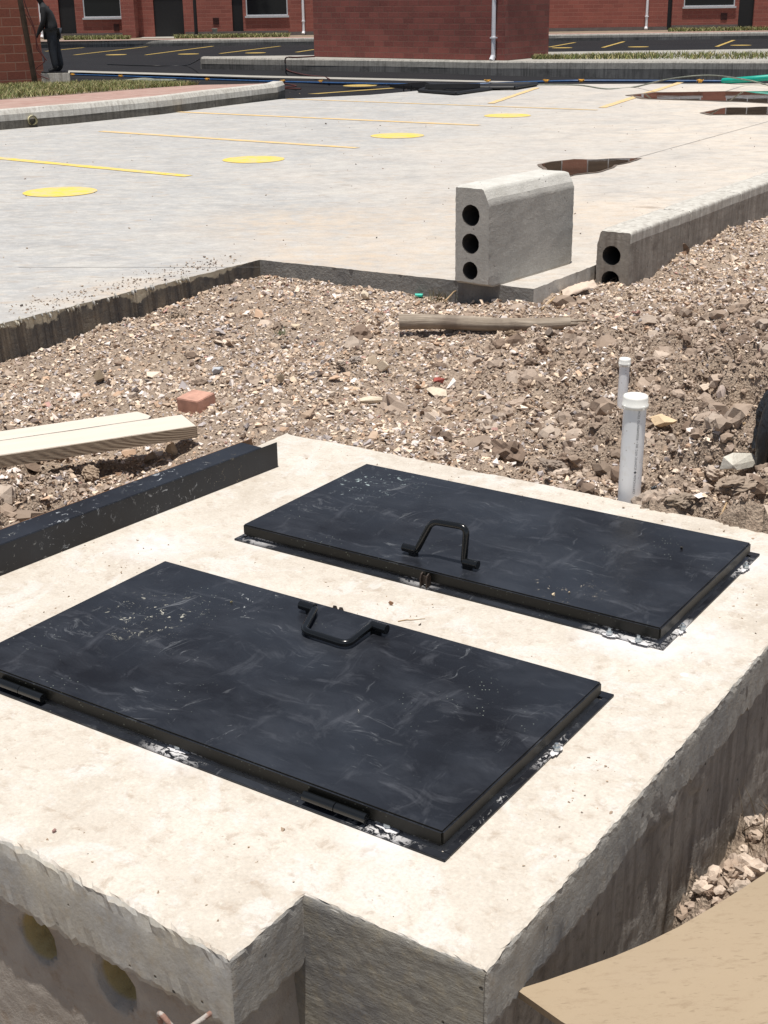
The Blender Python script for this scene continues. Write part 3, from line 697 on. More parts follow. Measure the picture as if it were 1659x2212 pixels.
# ------------------------------------------------------------ black steel channel along the slab's left side
cb0, cb1 = loc(0, 1245), loc(601, 1009)
dirc = (Vector((cb1[0]-cb0[0], cb1[1]-cb0[1], 0))).normalized()
P1 = S(cb1[0], cb1[1]); P0 = S(cb0[0], cb0[1])
yawc = math.atan2((P1-P0).y, (P1-P0).x)
hC = .092; wC = .105
ch = thing('steel_channel', P1, 'long scuffed black steel channel lying along the slab edge beside the planks', 'steel beam', yawc-math.pi/2)
Lc = (P1-P0).length + .9
bm = bmesh.new(); box(bm, -.004, -Lc, .001, 0, 0, hC, .0008); from_bm('front_flange', bm, MT['channel'], ch)
bm = bmesh.new(); box(bm, -wC+.0041, -Lc, hC-.004, -.0042, -.075, hC+.0005, .0008); from_bm('web', bm, MT['channel'], ch)
bm = bmesh.new(); box(bm, -wC, -Lc, .001, -wC+.004, -.02, hC, .0008); from_bm('back_flange', bm, [MT['rust']], ch)

# ------------------------------------------------------------ soil
slabX = lambda x, y: ((x-SO.x)*ea.x + (y-SO.y)*ea.y, (x-SO.x)*eb.x + (y-SO.y)*eb.y)
def ctl(u, v, z): q = at(u, v, z); return (q.x, q.y, z)
CT = [ctl(0, 815, -.20), ctl(132, 768, -.20), ctl(265, 700, -.155), ctl(430, 632, -.11), ctl(562, 601, -.10), ctl(800, 625, -.10), ctl(1000, 650, -.12), ctl(1150, 663, -.10), ctl(1350, 630, -.10),
      ctl(1513, 536, -.045), ctl(1620, 488, -.02), ctl(1659, 500, 0.0), ctl(700, 800, -.14), ctl(1000, 900, -.135), ctl(300, 860, -.17), ctl(600, 920, -.10), ctl(900, 990, -.11), ctl(1200, 1040, -.13),
      ctl(1500, 1100, -.12), ctl(1659, 1130, -.11), ctl(1500, 850, -.06), ctl(1659, 700, -.02), ctl(1659, 950, .0), ctl(1300, 720, -.1), ctl(1800, 800, .02), ctl(1800, 1100, 0), ctl(430, 900, -.11),
      ctl(0, 900, -.19), ctl(-200, 950, -.2), ctl(0, 1030, -.30), ctl(200, 1010, -.32), ctl(330, 985, -.26), ctl(100, 985, -.30), ctl(250, 975, -.28), ctl(0, 1140, -.2), ctl(200, 1100, -.19), ctl(-300, 1200, -.25), ctl(2400, 700, 0)]
CT = np.array(CT)
_cr = np.random.default_rng(77); _cx, _cy, _cr_ = _cr.random((64, 64)), _cr.random((64, 64)), _cr.random((64, 64))
def lumps(x, y, cell):
    wx = x/cell+.35*fbm(x/cell*1.7+5, y/cell*1.7, 3); wy = y/cell*1.1+.35*fbm(x/cell*1.9, y/cell*1.6+8, 3); ix = np.floor(wx).astype(int); iy = np.floor(wy).astype(int); h = 0
    for dx in (-1, 0, 1):
        for dy in (-1, 0, 1):
            a, b = (ix+dx) % 64, (iy+dy) % 64; d2 = (wx-(ix+dx+_cx[a, b]))**2+(wy-(iy+dy+_cy[a, b]))**2; r = .25+.45*_cr_[a, b]
            h = np.maximum(h, np.sqrt(np.maximum(0, r*r-d2)))
    return h*cell
def zsoil(x, y):
    x = np.asarray(x, float); y = np.asarray(y, float)
    num = 0; den = 0
    for cx_, cy_, cz in CT:
        w_ = 1/(((x-cx_)**2+(y-cy_)**2)+.02)**1.6; num = num+w_*cz; den = den+w_
    z = num/den
    rough = np.clip((x-.2)/1.2, 0, 1)*np.clip((7.2-y)/2.0, 0, 1)+np.clip((-.9-x)/.3, 0, 1)*np.clip((5.4-y)/.5, 0, 1)*.8
    z = z + .030*fbm(x*1.7, y*1.7, 3) + .018*fbm(x*9, y*9, 4) + rough*(.050*np.abs(fbm(x*5+3, y*5, 3)) + .030*fbm(x*18, y*18, 5, .7) + 1.15*lumps(x, y, .23) + 1.0*lumps(x+3, y+1, .10) - .105) + .35*lumps(x+7, y+2, .13)*np.clip(.3+2*fbm(x*1.3, y*1.3, 2), 0, 1)
    z = z + .006*fbm(x*45, y*45, 3)
    sa, sb = slabX(x, y)
    inside = np.clip((sa-xl+.01)/.03, 0, 1)*np.clip((yb+.0-sb)/.03, 0, 1)
    z = np.where((inside >= 1) & (sa < .02), np.minimum(z, -.6), z)
    # trench round the near and right sides
    tr = np.clip((sa+.02)/.05, 0, 1)*np.clip((yb+.25-sb)/.2, 0, 1)
    tf = np.clip((-sb+.02)/.05, 0, 1)
    q1, q2 = at(1470, 1975, -.47), at(1640, 1860, -.47)
    pile = -.95 + .46*np.exp(-(((x-q1.x-.1)/.22)**2+((y-q1.y-.02)/.16)**2)) + .50*np.exp(-(((x-q2.x-.12)/.3)**2+((y-q2.y-.12)/.28)**2)) + .06*fbm(x*9, y*9, 5, .6)
    z = z*(1-np.maximum(tr, tf)) + pile*np.maximum(tr, tf)
    return z
xs = np.arange(-3.6, 5.2, .0145); ys = np.arange(1.2, 12.2, .0165)
X, Yg = np.meshgrid(xs, ys); Zg = zsoil(X, Yg)
idx = np.arange(X.size).reshape(X.shape)
Fq = np.stack([idx[:-1, :-1], idx[:-1, 1:], idx[1:, 1:], idx[1:, :-1]], -1).reshape(-1, 4)
# leave out soil that lies under the pavement
def left_of(a, b, x, y): return (b[0]-a[0])*(y-a[1])-(b[1]-a[1])*(x-a[0])
cxq = X[:-1, :-1].ravel(); cyq = Yg[:-1, :-1].ravel()
in1 = left_of(Pl, Pc, cxq, cyq) > .25
in2 = (left_of(Pc, Pk, cxq, cyq) > .25) & (left_of(Pk, Pe+kerb_dir*0, cxq, cyq) > .1)
inr = left_of(Pe, Pr, cxq, cyq) > .45
under = (in1 & (cxq < Pc.x)) | (in2 & inr & (cxq > Pc.x)) | (cyq > 11.9)
Fq = Fq[~under]
so_ = link('soil', np_mesh('soil', np.stack([X, Yg, Zg], -1).reshape(-1, 3), Fq, n=4), MT['soil'], None, True); so_['kind'] = 'structure'

# ------------------------------------------------------------ stones
def hull_template(n, flat, seed):
    r = np.random.default_rng(seed); bm = bmesh.new()
    P = r.normal(size=(n, 3)); P /= np.linalg.norm(P, axis=1)[:, None]; P *= r.uniform(.75, 1, (n, 1)); P *= np.array([1, r.uniform(.6, .95), flat])
    for q in P: bm.verts.new(q)
    res = bmesh.ops.convex_hull(bm, input=bm.verts)
    bmesh.ops.delete(bm, geom=[g for g in res['geom_interior'] if isinstance(g, bmesh.types.BMVert)], context='VERTS')
    bmesh.ops.triangulate(bm, faces=bm.faces)
    bm.verts.index_update(); V = np.array([v.co[:] for v in bm.verts]); Fc = np.array([[v.index for v in f.verts] for f in bm.faces]); bm.free()
    return V, Fc
TPL = [hull_template(int(6+i % 4), [.3, .5, .7, .4, .8][i % 5], 100+i) for i in range(18)]
PAL = np.array([(.74,.58,.38), (.78,.66,.48), (.52,.38,.24), (.44,.34,.25), (.42,.39,.37), (.72,.66,.58), (.60,.40,.23), (.82,.77,.68), (.24,.165,.105), (.52,.28,.22), (.22,.20,.19)])
PAL = PAL.mean(1, keepdims=True)*.22 + PAL*.78; PAL = PAL*np.array([1.02, .975, 1.0])
PW = np.array([.19, .17, .17, .10, .07, .11, .05, .06, .07, .012, .02]); PW /= PW.sum()
PWb = np.array([.08, .06, .20, .22, .05, .04, .08, .03, .20, .02, .02]); PWb /= PWb.sum()
def scatter(name, x, y, size, zf, mat, pal=PAL, pw=PW, sink=.25, tilt=.5, seed=3):
    r = np.random.default_rng(seed); N = len(x); z = zf(x, y); VV = []; FF = []; CC = []; off = 0
    kind = r.integers(0, len(TPL), N)
    yaw = r.uniform(0, 6.283, N); t1 = r.normal(0, tilt, N); t2 = r.normal(0, tilt, N)
    ci = r.choice(len(pal), N, p=pw); col = pal[ci]*r.uniform(.78, 1.15, (N, 1))
    for k in range(len(TPL)):
        s = np.where(kind == k)[0]
        if not len(s): continue
        V, Fc = TPL[k]; cy, sy = np.cos(yaw[s]), np.sin(yaw[s]); c1, s1 = np.cos(t1[s]), np.sin(t1[s]); c2, s2 = np.cos(t2[s]), np.sin(t2[s])
        Rz = np.zeros((len(s), 3, 3)); Rz[:, 0, 0] = cy; Rz[:, 0, 1] = -sy; Rz[:, 1, 0] = sy; Rz[:, 1, 1] = cy; Rz[:, 2, 2] = 1
        Rx = np.zeros((len(s), 3, 3)); Rx[:, 0, 0] = 1; Rx[:, 1, 1] = c1; Rx[:, 1, 2] = -s1; Rx[:, 2, 1] = s1; Rx[:, 2, 2] = c1
        Ry = np.zeros((len(s), 3, 3)); Ry[:, 1, 1] = 1; Ry[:, 0, 0] = c2; Ry[:, 0, 2] = s2; Ry[:, 2, 0] = -s2; Ry[:, 2, 2] = c2
        A = Rx @ Ry @ Rz
        P = np.einsum('nij,vj->nvi', A, V)*size[s][:, None, None]
        P[:, :, 0] += x[s][:, None]; P[:, :, 1] += y[s][:, None]; P[:, :, 2] += (z[s]+size[s]*(.45-sink))[:, None]
        VV.append(P.reshape(-1, 3)); FF.append((Fc[None]+(np.arange(len(s))*len(V))[:, None, None]).reshape(-1, 3)+off); off += len(s)*len(V)
        CC.append(np.repeat(col[s], len(V), 0))
    o = link(name, np_mesh(name, np.concatenate(VV), np.concatenate(FF), np.concatenate(CC)), mat)
    return o
def sample(N, seed, dens):
    r = np.random.default_rng(seed); ox = []; oy = []
    while len(ox) < N:
        x = r.uniform(-3.2, 4.8, 60000); y = r.uniform(3.3, 11.8, 60000)
        ok = np.abs(x) < y*.34+.3
        sa, sb = slabX(x, y); ok &= ~((sa > xl-.0) & (sa < .05) & (sb < yb+.005)) & ~((sa >= .0) & (sb < yb+.1))
        pad_in = ((left_of(Pl, Pc, x, y) > -.012) & (x < Pc.x)) | ((left_of(Pc, Pk, x, y) > -.012) & (left_of(Pk, Pe, x, y) > -.012) & (x >= Pc.x) & (left_of(Pe, Pr, x, y) > -.2))
        ok &= ~pad_in & (r.random(60000) < dens(x, y))
        ox += list(x[ok]); oy += list(y[ok])
    return np.array(ox[:N]), np.array(oy[:N])
rightw = lambda x, y: np.clip((x-.1)/1.1, 0, 1)*np.clip((7.4-y)/1.6, 0, 1)
x, y = sample(74000, 5, lambda x, y: np.clip(.35+.8*fbm(x*2.5, y*2.5, 3)+.35*(1-rightw(x, y)), .12, 1))
s = np.clip(np.random.default_rng(1).lognormal(math.log(.0074), .52, len(x)), .003, .028)
tag(scatter('gravel', x, y, s, zsoil, MT['stone'], tilt=.35, sink=.15), 'crushed pale stone gravel covering the soil between slab and pavement', 'gravel', kind='stuff')
x, y = sample(8500, 6, lambda x, y: np.clip(.55+.9*fbm(x*1.6, y*1.6, 3)-.25*rightw(x, y), .08, 1))
s = np.clip(np.random.default_rng(2).lognormal(math.log(.0125), .45, len(x)), .007, .05)
tag(scatter('loose_stones', x, y, s, zsoil, MT['stone'], seed=9, sink=.12, tilt=.25), 'larger pale stone chips lying among the gravel', 'stones', kind='stuff')
# earth clods: bumpy lumps, mostly on the right
def clod_mesh(seed, sub=3, amp=.5):
    r = np.random.default_rng(seed); bm = bmesh.new(); bmesh.ops.create_icosphere(bm, subdivisions=sub, radius=1)
    bm.verts.index_update(); V = np.array([v.co[:] for v in bm.verts]); Fc = np.array([[v.index for v in f.verts] for f in bm.faces]); bm.free()
    o_ = r.uniform(0, 50, 3); n = fbm(V[:, 0]*1.3+o_[0]+V[:, 2]*.9, V[:, 1]*1.3+o_[1]-V[:, 2]*.7, 5, .62)
    n2 = fbm(V[:, 0]*4.3+o_[1]+V[:, 2]*3.1, V[:, 1]*4.7+o_[2]+V[:, 2]*2.3, 3, .8)
    V = V*(1+amp*1.5*n+.42*n2)[:, None]*np.array([1, .85, .68]); return V, Fc
CL = [clod_mesh(i, 2 if i < 6 else 3) for i in range(9)]
CP = np.array([(.31,.235,.18), (.40,.315,.25), (.49,.40,.325), (.19,.135,.10)])
clz = lambda x, y: np.clip(rightw(x, y)*1.0 + .9*np.clip((-.95-x)/.2, 0, 1)*np.clip((5.1-y)/.4, 0, 1)+.04, 0, 1)
x, y = sample(56000, 8, clz)
s = np.clip(np.random.default_rng(4).lognormal(math.log(.0062), .5, len(x)), .003, .022)
tag(scatter('earth_crumbs', x, y, s, zsoil, MT['stone'], CP, np.array([.3,.3,.2,.2]), sink=.1, tilt=.6, seed=12), 'brown earth crumbs covering the lumpy soil around the two white pipes', 'earth crumbs', kind='stuff')
bakT = TPL; TPL = CL
x, y = sample(2200, 18, clz)
s = np.clip(np.random.default_rng(14).lognormal(math.log(.018), .58, len(x)), .008, .075)
tag(scatter('earth_clods', x, y, s, zsoil, MT['stone'], CP, np.array([.3,.3,.2,.2]), sink=.45, tilt=.4, seed=13), 'broken earth clods lying on the lumpy soil around the two white pipes', 'earth clods', kind='stuff')
# clods on the pile in the side trench
r = np.random.default_rng(31); q1, q2 = at(1470, 1975, -.47), at(1640, 1860, -.47)
x = np.concatenate([r.normal(q1.x+.1, .12, 260), r.normal(q2.x+.14, .15, 320)]); y = np.concatenate([r.normal(q1.y+.02, .10, 260), r.normal(q2.y+.10, .16, 320)])
sa, sb = slabX(x, y); k = sa > .03; x, y = x[k], y[k]; s = np.clip(r.lognormal(math.log(.013), .5, len(x)), .005, .04)
tag(scatter('trench_clods', x, y, s, zsoil, MT['stone'], CP*1.15, np.array([.2,.3,.3,.2]), sink=.3, seed=14), 'loose earth lumps in the trench between chamber wall and tan board', 'earth clods', kind='stuff')
TPL = bakT
# crumbs on pavement, slab and hatches
r = np.random.default_rng(44); N = 1500
x = r.uniform(-7, 9, N*3); y = 6+r.random(N*3)**1.5*20
inp = ~(((left_of(Pl, Pc, x, y) < .02) & (x < Pc.x)) | ((x >= Pc.x) & ((left_of(Pc, Pk, x, y) < .02) | (left_of(Pk, Pe, x, y) < .02) | (left_of(Pe, Pr, x, y) < .05)))) & (np.abs(x) < y*.33)
dens = np.clip(.25+1.1*fbm(x*.9, y*.9, 3), .03, 1); k = inp & (r.random(N*3) < dens); x, y = x[k], y[k]
# spill near the stained edge
t = r.random(480); ex = Pa.x+(Pc.x-Pa.x)*(.1+.85*t)-np.abs(r.normal(0, .2, 480))*.7-.01; ey = Pa.y+(Pc.y-Pa.y)*(.1+.85*t)+np.abs(r.normal(0, .2, 480))*.7+.01
x = np.concatenate([x, ex]); y = np.concatenate([y, ey]); s = np.clip(r.lognormal(math.log(.0062), .45, len(x)), .003, .02)
PD = np.array([(.20,.15,.12), (.30,.23,.17), (.12,.10,.09), (.42,.33,.25)])
tag(scatter('pavement_crumbs', x, y, s, lambda a, b: a*0, MT['stone'], PD, np.array([.4,.3,.15,.15]), sink=.2, seed=15), 'small dirt crumbs and grit scattered over the parking pavement', 'grit', kind='stuff')
N = 3200; sx_ = r.uniform(xl+.05, -.02, N); sy_ = r.uniform(-.18, yb-.03, N)
def on_lid(a, b): return ((a > ax0-.06) & (a < ax0+L1+.06) & (b > ay0-.07) & (b < ay0+W1+.05)) | ((a > ax1-.06) & (a < ax1+L2+.06) & (b > ay1-.07) & (b < ay1+W2+.05))
k = ~on_lid(sx_, sy_) & ~((sx_ > xn-.02) & (sy_ < .02)) & (r.random(N) < np.clip(.2+1.2*fbm(sx_*3, sy_*3, 2), .05, .9)); sx_, sy_ = sx_[k], sy_[k]
x = SO.x+ea.x*sx_+eb.x*sy_; y = SO.y+ea.y*sx_+eb.y*sy_; s = np.clip(r.lognormal(math.log(.0030), .5, len(x)), .0012, .009)
tag(scatter('slab_crumbs', x, y, s, lambda a, b: a*0+ZS, MT['stone'], np.array([(.45,.33,.23), (.34,.25,.18), (.6,.5,.4), (.2,.16,.13)]), np.array([.35,.3,.2,.15]), sink=.2, seed=16), 'tiny crumbs of mortar and grit on top of the pale slab', 'grit', kind='stuff')
def lump(name, u, v, z, wpx, col, label, cat='stone', flat=.55, seed=1, n=13, up=None, clod=False, asp=.7):
    c = at(u, v, z); dist = (c-Vector((0, 0, H))).length; rad2 = wpx/FPX*dist/2
    V, Fc = clod_mesh(seed, 4, .42) if clod else hull_template(n, 1, seed)
    V = V/np.abs(V[:, 0]).max(); V = V*np.array([1, asp, flat])*rad2
    V[:, 2] -= V[:, 2].min(); V[:, 2] -= rad2*.12
    me = np_mesh(name, V, Fc, np.repeat(np.array([col]), len(V), 0)*np.random.default_rng(seed).uniform(.9, 1.1, (len(V), 1)))
    o = link(name, me, MT['stone'], None); zz = float(zsoil(np.array([c.x]), np.array([c.y]))[0]) if up is None else up
    if up is None:
        for _ in range(4): q = at(u, v+wpx*flat*.2, zz); zz = float(zsoil(np.array([q.x]), np.array([q.y]))[0])
        zz += rad2*.10
    q = at(u, v+(wpx*flat*.2 if up is None else 0), zz); o.location = (q.x, q.y, zz); o.rotation_euler = (0, 0, seed*1.1)
    return tag(o, label, cat)
lump('large_stone', 1530, 910, -.05, 72, (.74, .60, .47), 'large flat cream stone with rusty top right of the big white pipe', flat=.42, seed=21, asp=.8)
lump('large_stone', 1435, 912, -.05, 74, (.66, .50, .32), 'ochre and cream stone just left of the large flat cream stone', flat=.36, seed=22)
lump('large_stone', 1595, 1000, -.05, 90, (.66, .63, .55), 'whitish stone slab half under the black plastic bag', flat=.4, seed=23)
lump('large_stone', 1555, 850, -.05, 40, (.52, .42, .36), 'pink and white layered stone behind the large flat cream stone', flat=.6, seed=24)
lump('earth_clod', 1290, 822, -.1, 62, (.25, .21, .18), 'big grey brown clod behind the small white pipe', 'clod', .7, 25, clod=True)
lump('earth_clod', 1590, 1050, -.05, 110, (.30, .235, .18), 'very large earth clod at the right below the whitish stone slab', 'clod', .5, 26, clod=True)
lump('earth_clod', 1195, 1005, -.05, 74, (.26, .21, .17), 'rounded clod close to the far slab edge left of the big pipe', 'clod', .55, 28, clod=True)
lump('earth_clod', 1470, 1080, -.05, 84, (.27, .215, .165), 'broad brown clod just beyond the slab right of the big pipe', 'clod', .55, 29, clod=True)
lump('dark_stone', 216, 815, -.15, 50, (.20, .15, .10), 'dark brown stone left of the red brick piece', flat=.55, seed=30)
lump('brown_stone', 738, 786, -.12, 26, (.27, .22, .18), 'leftmost of four knobbly stones in the middle of the gravel', 'stone', .75, 31, clod=True)
lump('brown_stone', 768, 778, -.12, 34, (.36, .31, .27), 'rounded grey stone beside the leftmost knobbly stone', 'stone', .8, 32, clod=True)
lump('pale_stone', 806, 788, -.12, 36, (.42, .33, .24), 'tan stone right of the rounded grey stone in mid gravel', flat=.7, seed=33)
lump('pale_stone', 828, 796, -.12, 30, (.54, .45, .34), 'cream stone at the right end of the knobbly group', flat=.8, seed=34)
lump('square_stone', 605, 822, -.12, 24, (.34, .27, .19), 'small square brown stone standing right of the red brick piece', flat=1.0, seed=35)
lump('pale_stone', 765, 840, -.12, 54, (.60, .44, .30), 'flat peach coloured stone chip in the middle of the gravel', flat=.15, seed=36)
lump('pale_stone', 800, 868, -.12, 60, (.66, .57, .44), 'long cream stone chip nearer than the peach chip', flat=.25, seed=37)
lump('red_shard', 948, 822, -.12, 40, (.42, .10, .08), 'dark red brick shard in the middle of the gravel', 'brick shard', .5, 38)
lump('pale_stone', 945, 848, -.12, 60, (.62, .54, .42), 'long pale stone just below the dark red shard', flat=.25, seed=39)
lump('pale_stone', 1160, 888, -.1, 40, (.58, .46, .34), 'tan stone left of the big white pipe', flat=.6, seed=40)
lump('blue_grey_stone', 470, 800, -.15, 40, (.44, .46, .49), 'bluish grey stone behind the red brick piece', flat=.4, seed=41)
lump('pale_stone', 640, 705, -.12, 40, (.62, .50, .36), 'wide cream stone near the inner corner of the pavement', flat=.35, seed=42)
lump('brown_stone', 1105, 722, -.12, 32, (.26, .19, .13), 'brown clod under the right part of the wooden pole', 'stone', .7, 43, clod=True)
lump('dark_stone', 1185, 722, -.12, 34, (.14, .11, .09), 'dark square stone below the broken end of the wooden pole', flat=.7, seed=44)
lump('pale_stone', 1290, 760, -.1, 50, (.60, .57, .52), 'whitish stone chip in front of the pole broken end', flat=.35, seed=46)
lump('pale_stone', 790, 640, -.1, 36, (.60, .50, .38), 'cream stone left of the teal tube piece', flat=.5, seed=47)
lump('tan_stone', 375, 975, -.2, 40, (.52, .40, .27), 'tan stone by the hollow at the end of the planks', flat=.8, seed=48)
lump('tan_stone', 325, 990, -.22, 36, (.33, .26, .19), 'upright brown stone inside the hollow under the planks', flat=1.1, seed=49)
lump('white_stone', 270, 1060, -.2, 50, (.62, .58, .50), 'whitish flat stone between the hollow and the black channel', flat=.3, seed=50)
lump('earth_clod', 195, 1030, -.22, 62, (.34, .26, .19), 'crumbly clod in the hollow under the planks', 'clod', .9, 51, clod=True)
for (u, v, wpx, cc, zz, lab) in ((500, 1302, 7, (.5, .4, .2), ZS+.048, 'yellowish crumb on the far left part of the near hatch lid'), (775, 1539, 9, (.75, .7, .6), ZS+.048, 'white crumb in the middle of the near hatch lid'),
        (1196, 1287, 11, (.75, .6, .4), ZS+.048, 'cream crumb near the front edge of the far hatch lid'), (1230, 1281, 6, (.4, .32, .22), ZS+.048, 'tiny brown crumb beside the cream crumb on the far lid'),
        (1472, 1186, 8, (.02, .02, .02), ZS+.048, 'black crumb on the right part of the far hatch lid'), (844, 1308, 14, (.34, .19, .11), ZS, 'brown crumb on the slab between the two hatches'),
        (118, 1797, 12, (.28, .17, .15), ZS, 'reddish crumb on the slab near its broken front edge')):
    lump('crumb', u, v, zz, wpx, cc, lab, 'crumb', .8, int(u) % 97, up=zz)
# red brick piece
bm = bmesh.new(); box(bm, -.062, -.055, -.01, .062, .06, .062, .003)
for vv in bm.verts: vv.co += Vector((.006*fb1(vv.co.x*30, vv.co.y*30), .006*fb1(vv.co.y*30, 4), .006*fb1(vv.co.z*30+vv.co.x*20, 9)))
q = at(424, 862, -.15); MT['redbrick'] = plain('weathered_red_brick', (.50, .28, .21), .85, .3, 14, bump=.4)
o = from_bm('brick_piece', bm, MT['redbrick'], None, loc=(q.x, q.y, float(zsoil(np.array([q.x]), np.array([q.y]))[0])-.004), rz=rad(-33)); o.rotation_euler[0] = rad(6)
tag(o, 'half of a red brick lying on the gravel left of centre', 'brick')

# ------------------------------------------------------------ planks
def plank(name, u0, v0, u1, v1, zc, wd, th, label, slope=0.0):
    a, b = at(u0, v0, zc), at(u1, v1, zc+slope); d = (b-a); L = d.length+.7
    t = thing(name, b, label, 'plank', math.atan2(d.y, d.x), 'sawn planks over the hollow'); t.rotation_euler[1] = -math.atan2(d.z, Vector((d.x, d.y)).length)
    bm = bmesh.new(); box(bm, -L, 0, -th+.0012, 0, wd, 0, .002)
    bmesh.ops.subdivide_edges(bm, edges=[e for e in bm.edges if e.calc_length() > .5], cuts=50)
    for vv in bm.verts: vv.co.y += .004*fb1(vv.co.x*5, vv.co.z*9); vv.co.z += .003*fb1(vv.co.x*4, 2)
    from_bm('board', bm, MT['plank'], t)
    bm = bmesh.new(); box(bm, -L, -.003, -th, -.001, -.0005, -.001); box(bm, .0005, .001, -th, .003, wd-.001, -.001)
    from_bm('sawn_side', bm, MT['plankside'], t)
    return t
wp1 = (at(402, 892, -.075)-at(424, 920, -.075)).length*.93
plank('plank', 0, 984, 424, 920, -.075, wp1, .047, 'nearer pale sawn plank spanning the hollow beside the black channel')
pdir = (at(0, 984, -.075)-at(424, 920, -.075)).normalized(); pn = Vector((pdir.y, -pdir.x, 0)) if pdir.y*0-pdir.x > 0 else Vector((-pdir.y, pdir.x, 0))
e_ = at(333, 905, -.073); f_ = at(424, 920, -.075); along = (e_-f_).dot(pdir); st = f_+pdir*along+pn*(wp1+.003)
d_ = -pdir; t = thing('plank', (st.x, st.y, -.073), 'farther shorter sawn plank lying against the nearer one', 'plank', math.atan2(d_.y, d_.x), 'sawn planks over the hollow')
bm = bmesh.new(); wp2 = (at(320, 888, -.073)-e_).dot(pn)
Lp = 2.4
vs_ = [(-Lp, 0), (-.02, 0), (.0, .03), (-.012, wp2*.6), (-.03, wp2), (-Lp, wp2)]
lo = [bm.verts.new((a, b, -.045)) for a, b in vs_]; hi = [bm.verts.new((a, b, 0)) for a, b in vs_]; bm.faces.new(lo[::-1]); bm.faces.new(hi)
for i in range(6): bm.faces.new((lo[i], lo[(i+1) % 6], hi[(i+1) % 6], hi[i]))
from_bm('board', bm, MT['plank'], t)

# ------------------------------------------------------------ wooden pole on the gravel
q0, q1 = at(862, 703, -.068), at(1232, 703, -.068); d = q1-q0
zz = [float(zsoil(np.array([q.x]), np.array([q.y]))[0]) for q in (q0, q1)]
t = thing('wooden_pole', q0+Vector((0, 0, 0)), 'weathered round wooden pole with a splintered right end lying on the gravel', 'pole', math.atan2(d.y, d.x))
bm = bmesh.new(); L = d.length; n = 40
pts = [(L*i/n, .006*math.sin(i*.2), .012+.007*math.sin(i*.13+1)) for i in range(n+1)]
tube(bm, pts, [.040-.011*i/n+.0025*fb1(i*.3, 1) for i in range(n+1)], 18)
from_bm('shaft', bm, MT['pole'], t)
for k in range(6):
    bm = bmesh.new(); a = k*1.05; tube(bm, [(L-.06, .012*math.cos(a), .012+.012*math.sin(a)), (L+.01, .014*math.cos(a), .012+.014*math.sin(a)), (L+random.uniform(.03, .11), .014*math.cos(a)+.004, .014+.014*math.sin(a))], [.009, .008, .002], 5)
    from_bm('splinter', bm, MT['pole'], t)
bm = bmesh.new(); bmesh.ops.create_icosphere(bm, subdivisions=1, radius=.007, matrix=Matrix.Translation((L*.73, -.024, .008)))
from_bm('blue_paint_mark', bm, MT['blue'], t)

# ------------------------------------------------------------ hollow kerb blocks
def circle(c, r, n=28): return [(c[0]+r*math.cos(2*math.pi*k/n), c[1]+r*math.sin(2*math.pi*k/n)) for k in range(n)]
def holed(name, out, holes, L, mat, inner, parent, nslice=22, amp=.0015, seed=0):
    # profile in (x, z), extruded along +y; ends capped around the holes
    def res(o_, step=.014):
        R = []
        for i in range(len(o_)):
            a, b = o_[i], o_[(i+1) % len(o_)]; n = max(2, int(math.hypot(b[0]-a[0], b[1]-a[1])/step))
            R += [(a[0]+(b[0]-a[0])*j/n, a[1]+(b[1]-a[1])*j/n) for j in range(n)]
        return R
    oo = res(out); loops = [oo] + [circle(c, r) for c, r in holes]
    out_h = max(p[1] for p in out)
    cx_ = sum(p[0] for p in out)/len(out); cz = sum(p[1] for p in out)/len(out)
    bm = bmesh.new(); S_ = []
    for s in range(nslice+1):
        t = s/nslice; yy = t*L; row = []
        for li, lp in enumerate(loops):
            rr = []
            for i, (px, pz) in enumerate(lp):
                ee = 1-.010/.1*(1 if (s in (0, nslice) and li == 0) else 0)*.5
                nx = fb1(px*22+yy*13+seed, pz*22-yy*7)*amp*2; nz = fb1(pz*21+5+yy*9, px*19+seed)*amp*2
                if s in (0, nslice) and not li: nx += random.uniform(-1, 1)*.0015; nz += random.uniform(-1, 1)*.0015
                if li: nx *= .6; nz *= .6
                rr.append(bm.verts.new((cx_+(px-cx_)*ee+nx, yy, cz+(pz-cz)*(ee if li == 0 else 1)+nz)))
            row.append(rr)
        S_.append(row)
    for s in range(nslice):
        for li, lp in enumerate(loops):
            n = len(lp)
            for i in range(n):
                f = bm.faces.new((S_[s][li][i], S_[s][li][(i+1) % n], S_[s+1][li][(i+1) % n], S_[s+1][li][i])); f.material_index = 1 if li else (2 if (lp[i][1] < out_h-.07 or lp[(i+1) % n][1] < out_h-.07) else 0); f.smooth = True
    flat = [p for lp in loops for p in lp]; edges = []; o0 = 0
    for lp in loops: edges += [(o0+i, o0+(i+1) % len(lp)) for i in range(len(lp))]; o0 += len(lp)
    r = geometry.delaunay_2d_cdt([Vector(p) for p in flat], edges, [], 0, 1e-7)
    for s in (0, nslice):
        fl = [bm.verts.new(v.co) for row in S_[s] for v in row]
        for f in r[2]:
            ids = [r[3][i][0] if r[3][i] else None for i in f]
            if None in ids: continue
            c = (sum(flat[i][0] for i in ids)/len(ids), sum(flat[i][1] for i in ids)/len(ids))
            ins = False; j = len(out)-1
            for i in range(len(out)):
                if (out[i][1] > c[1]) != (out[j][1] > c[1]) and c[0] < (out[j][0]-out[i][0])*(c[1]-out[i][1])/(out[j][1]-out[i][1])+out[i][0]: ins = not ins
                j = i
            if not ins or (s == 0 and any(math.hypot(c[0]-h[0][0], c[1]-h[0][1]) < h[1]*.97 for h in holes)): continue
            try: bm.faces.new([fl[i] for i in ids]).material_index = 2
            except ValueError: pass
    bmesh.ops.recalc_face_normals(bm, faces=bm.faces)
    return from_bm(name, bm, [mat, inner, MT['kerbside'] if mat is MT['kerb'] else MT['blockside']], parent)
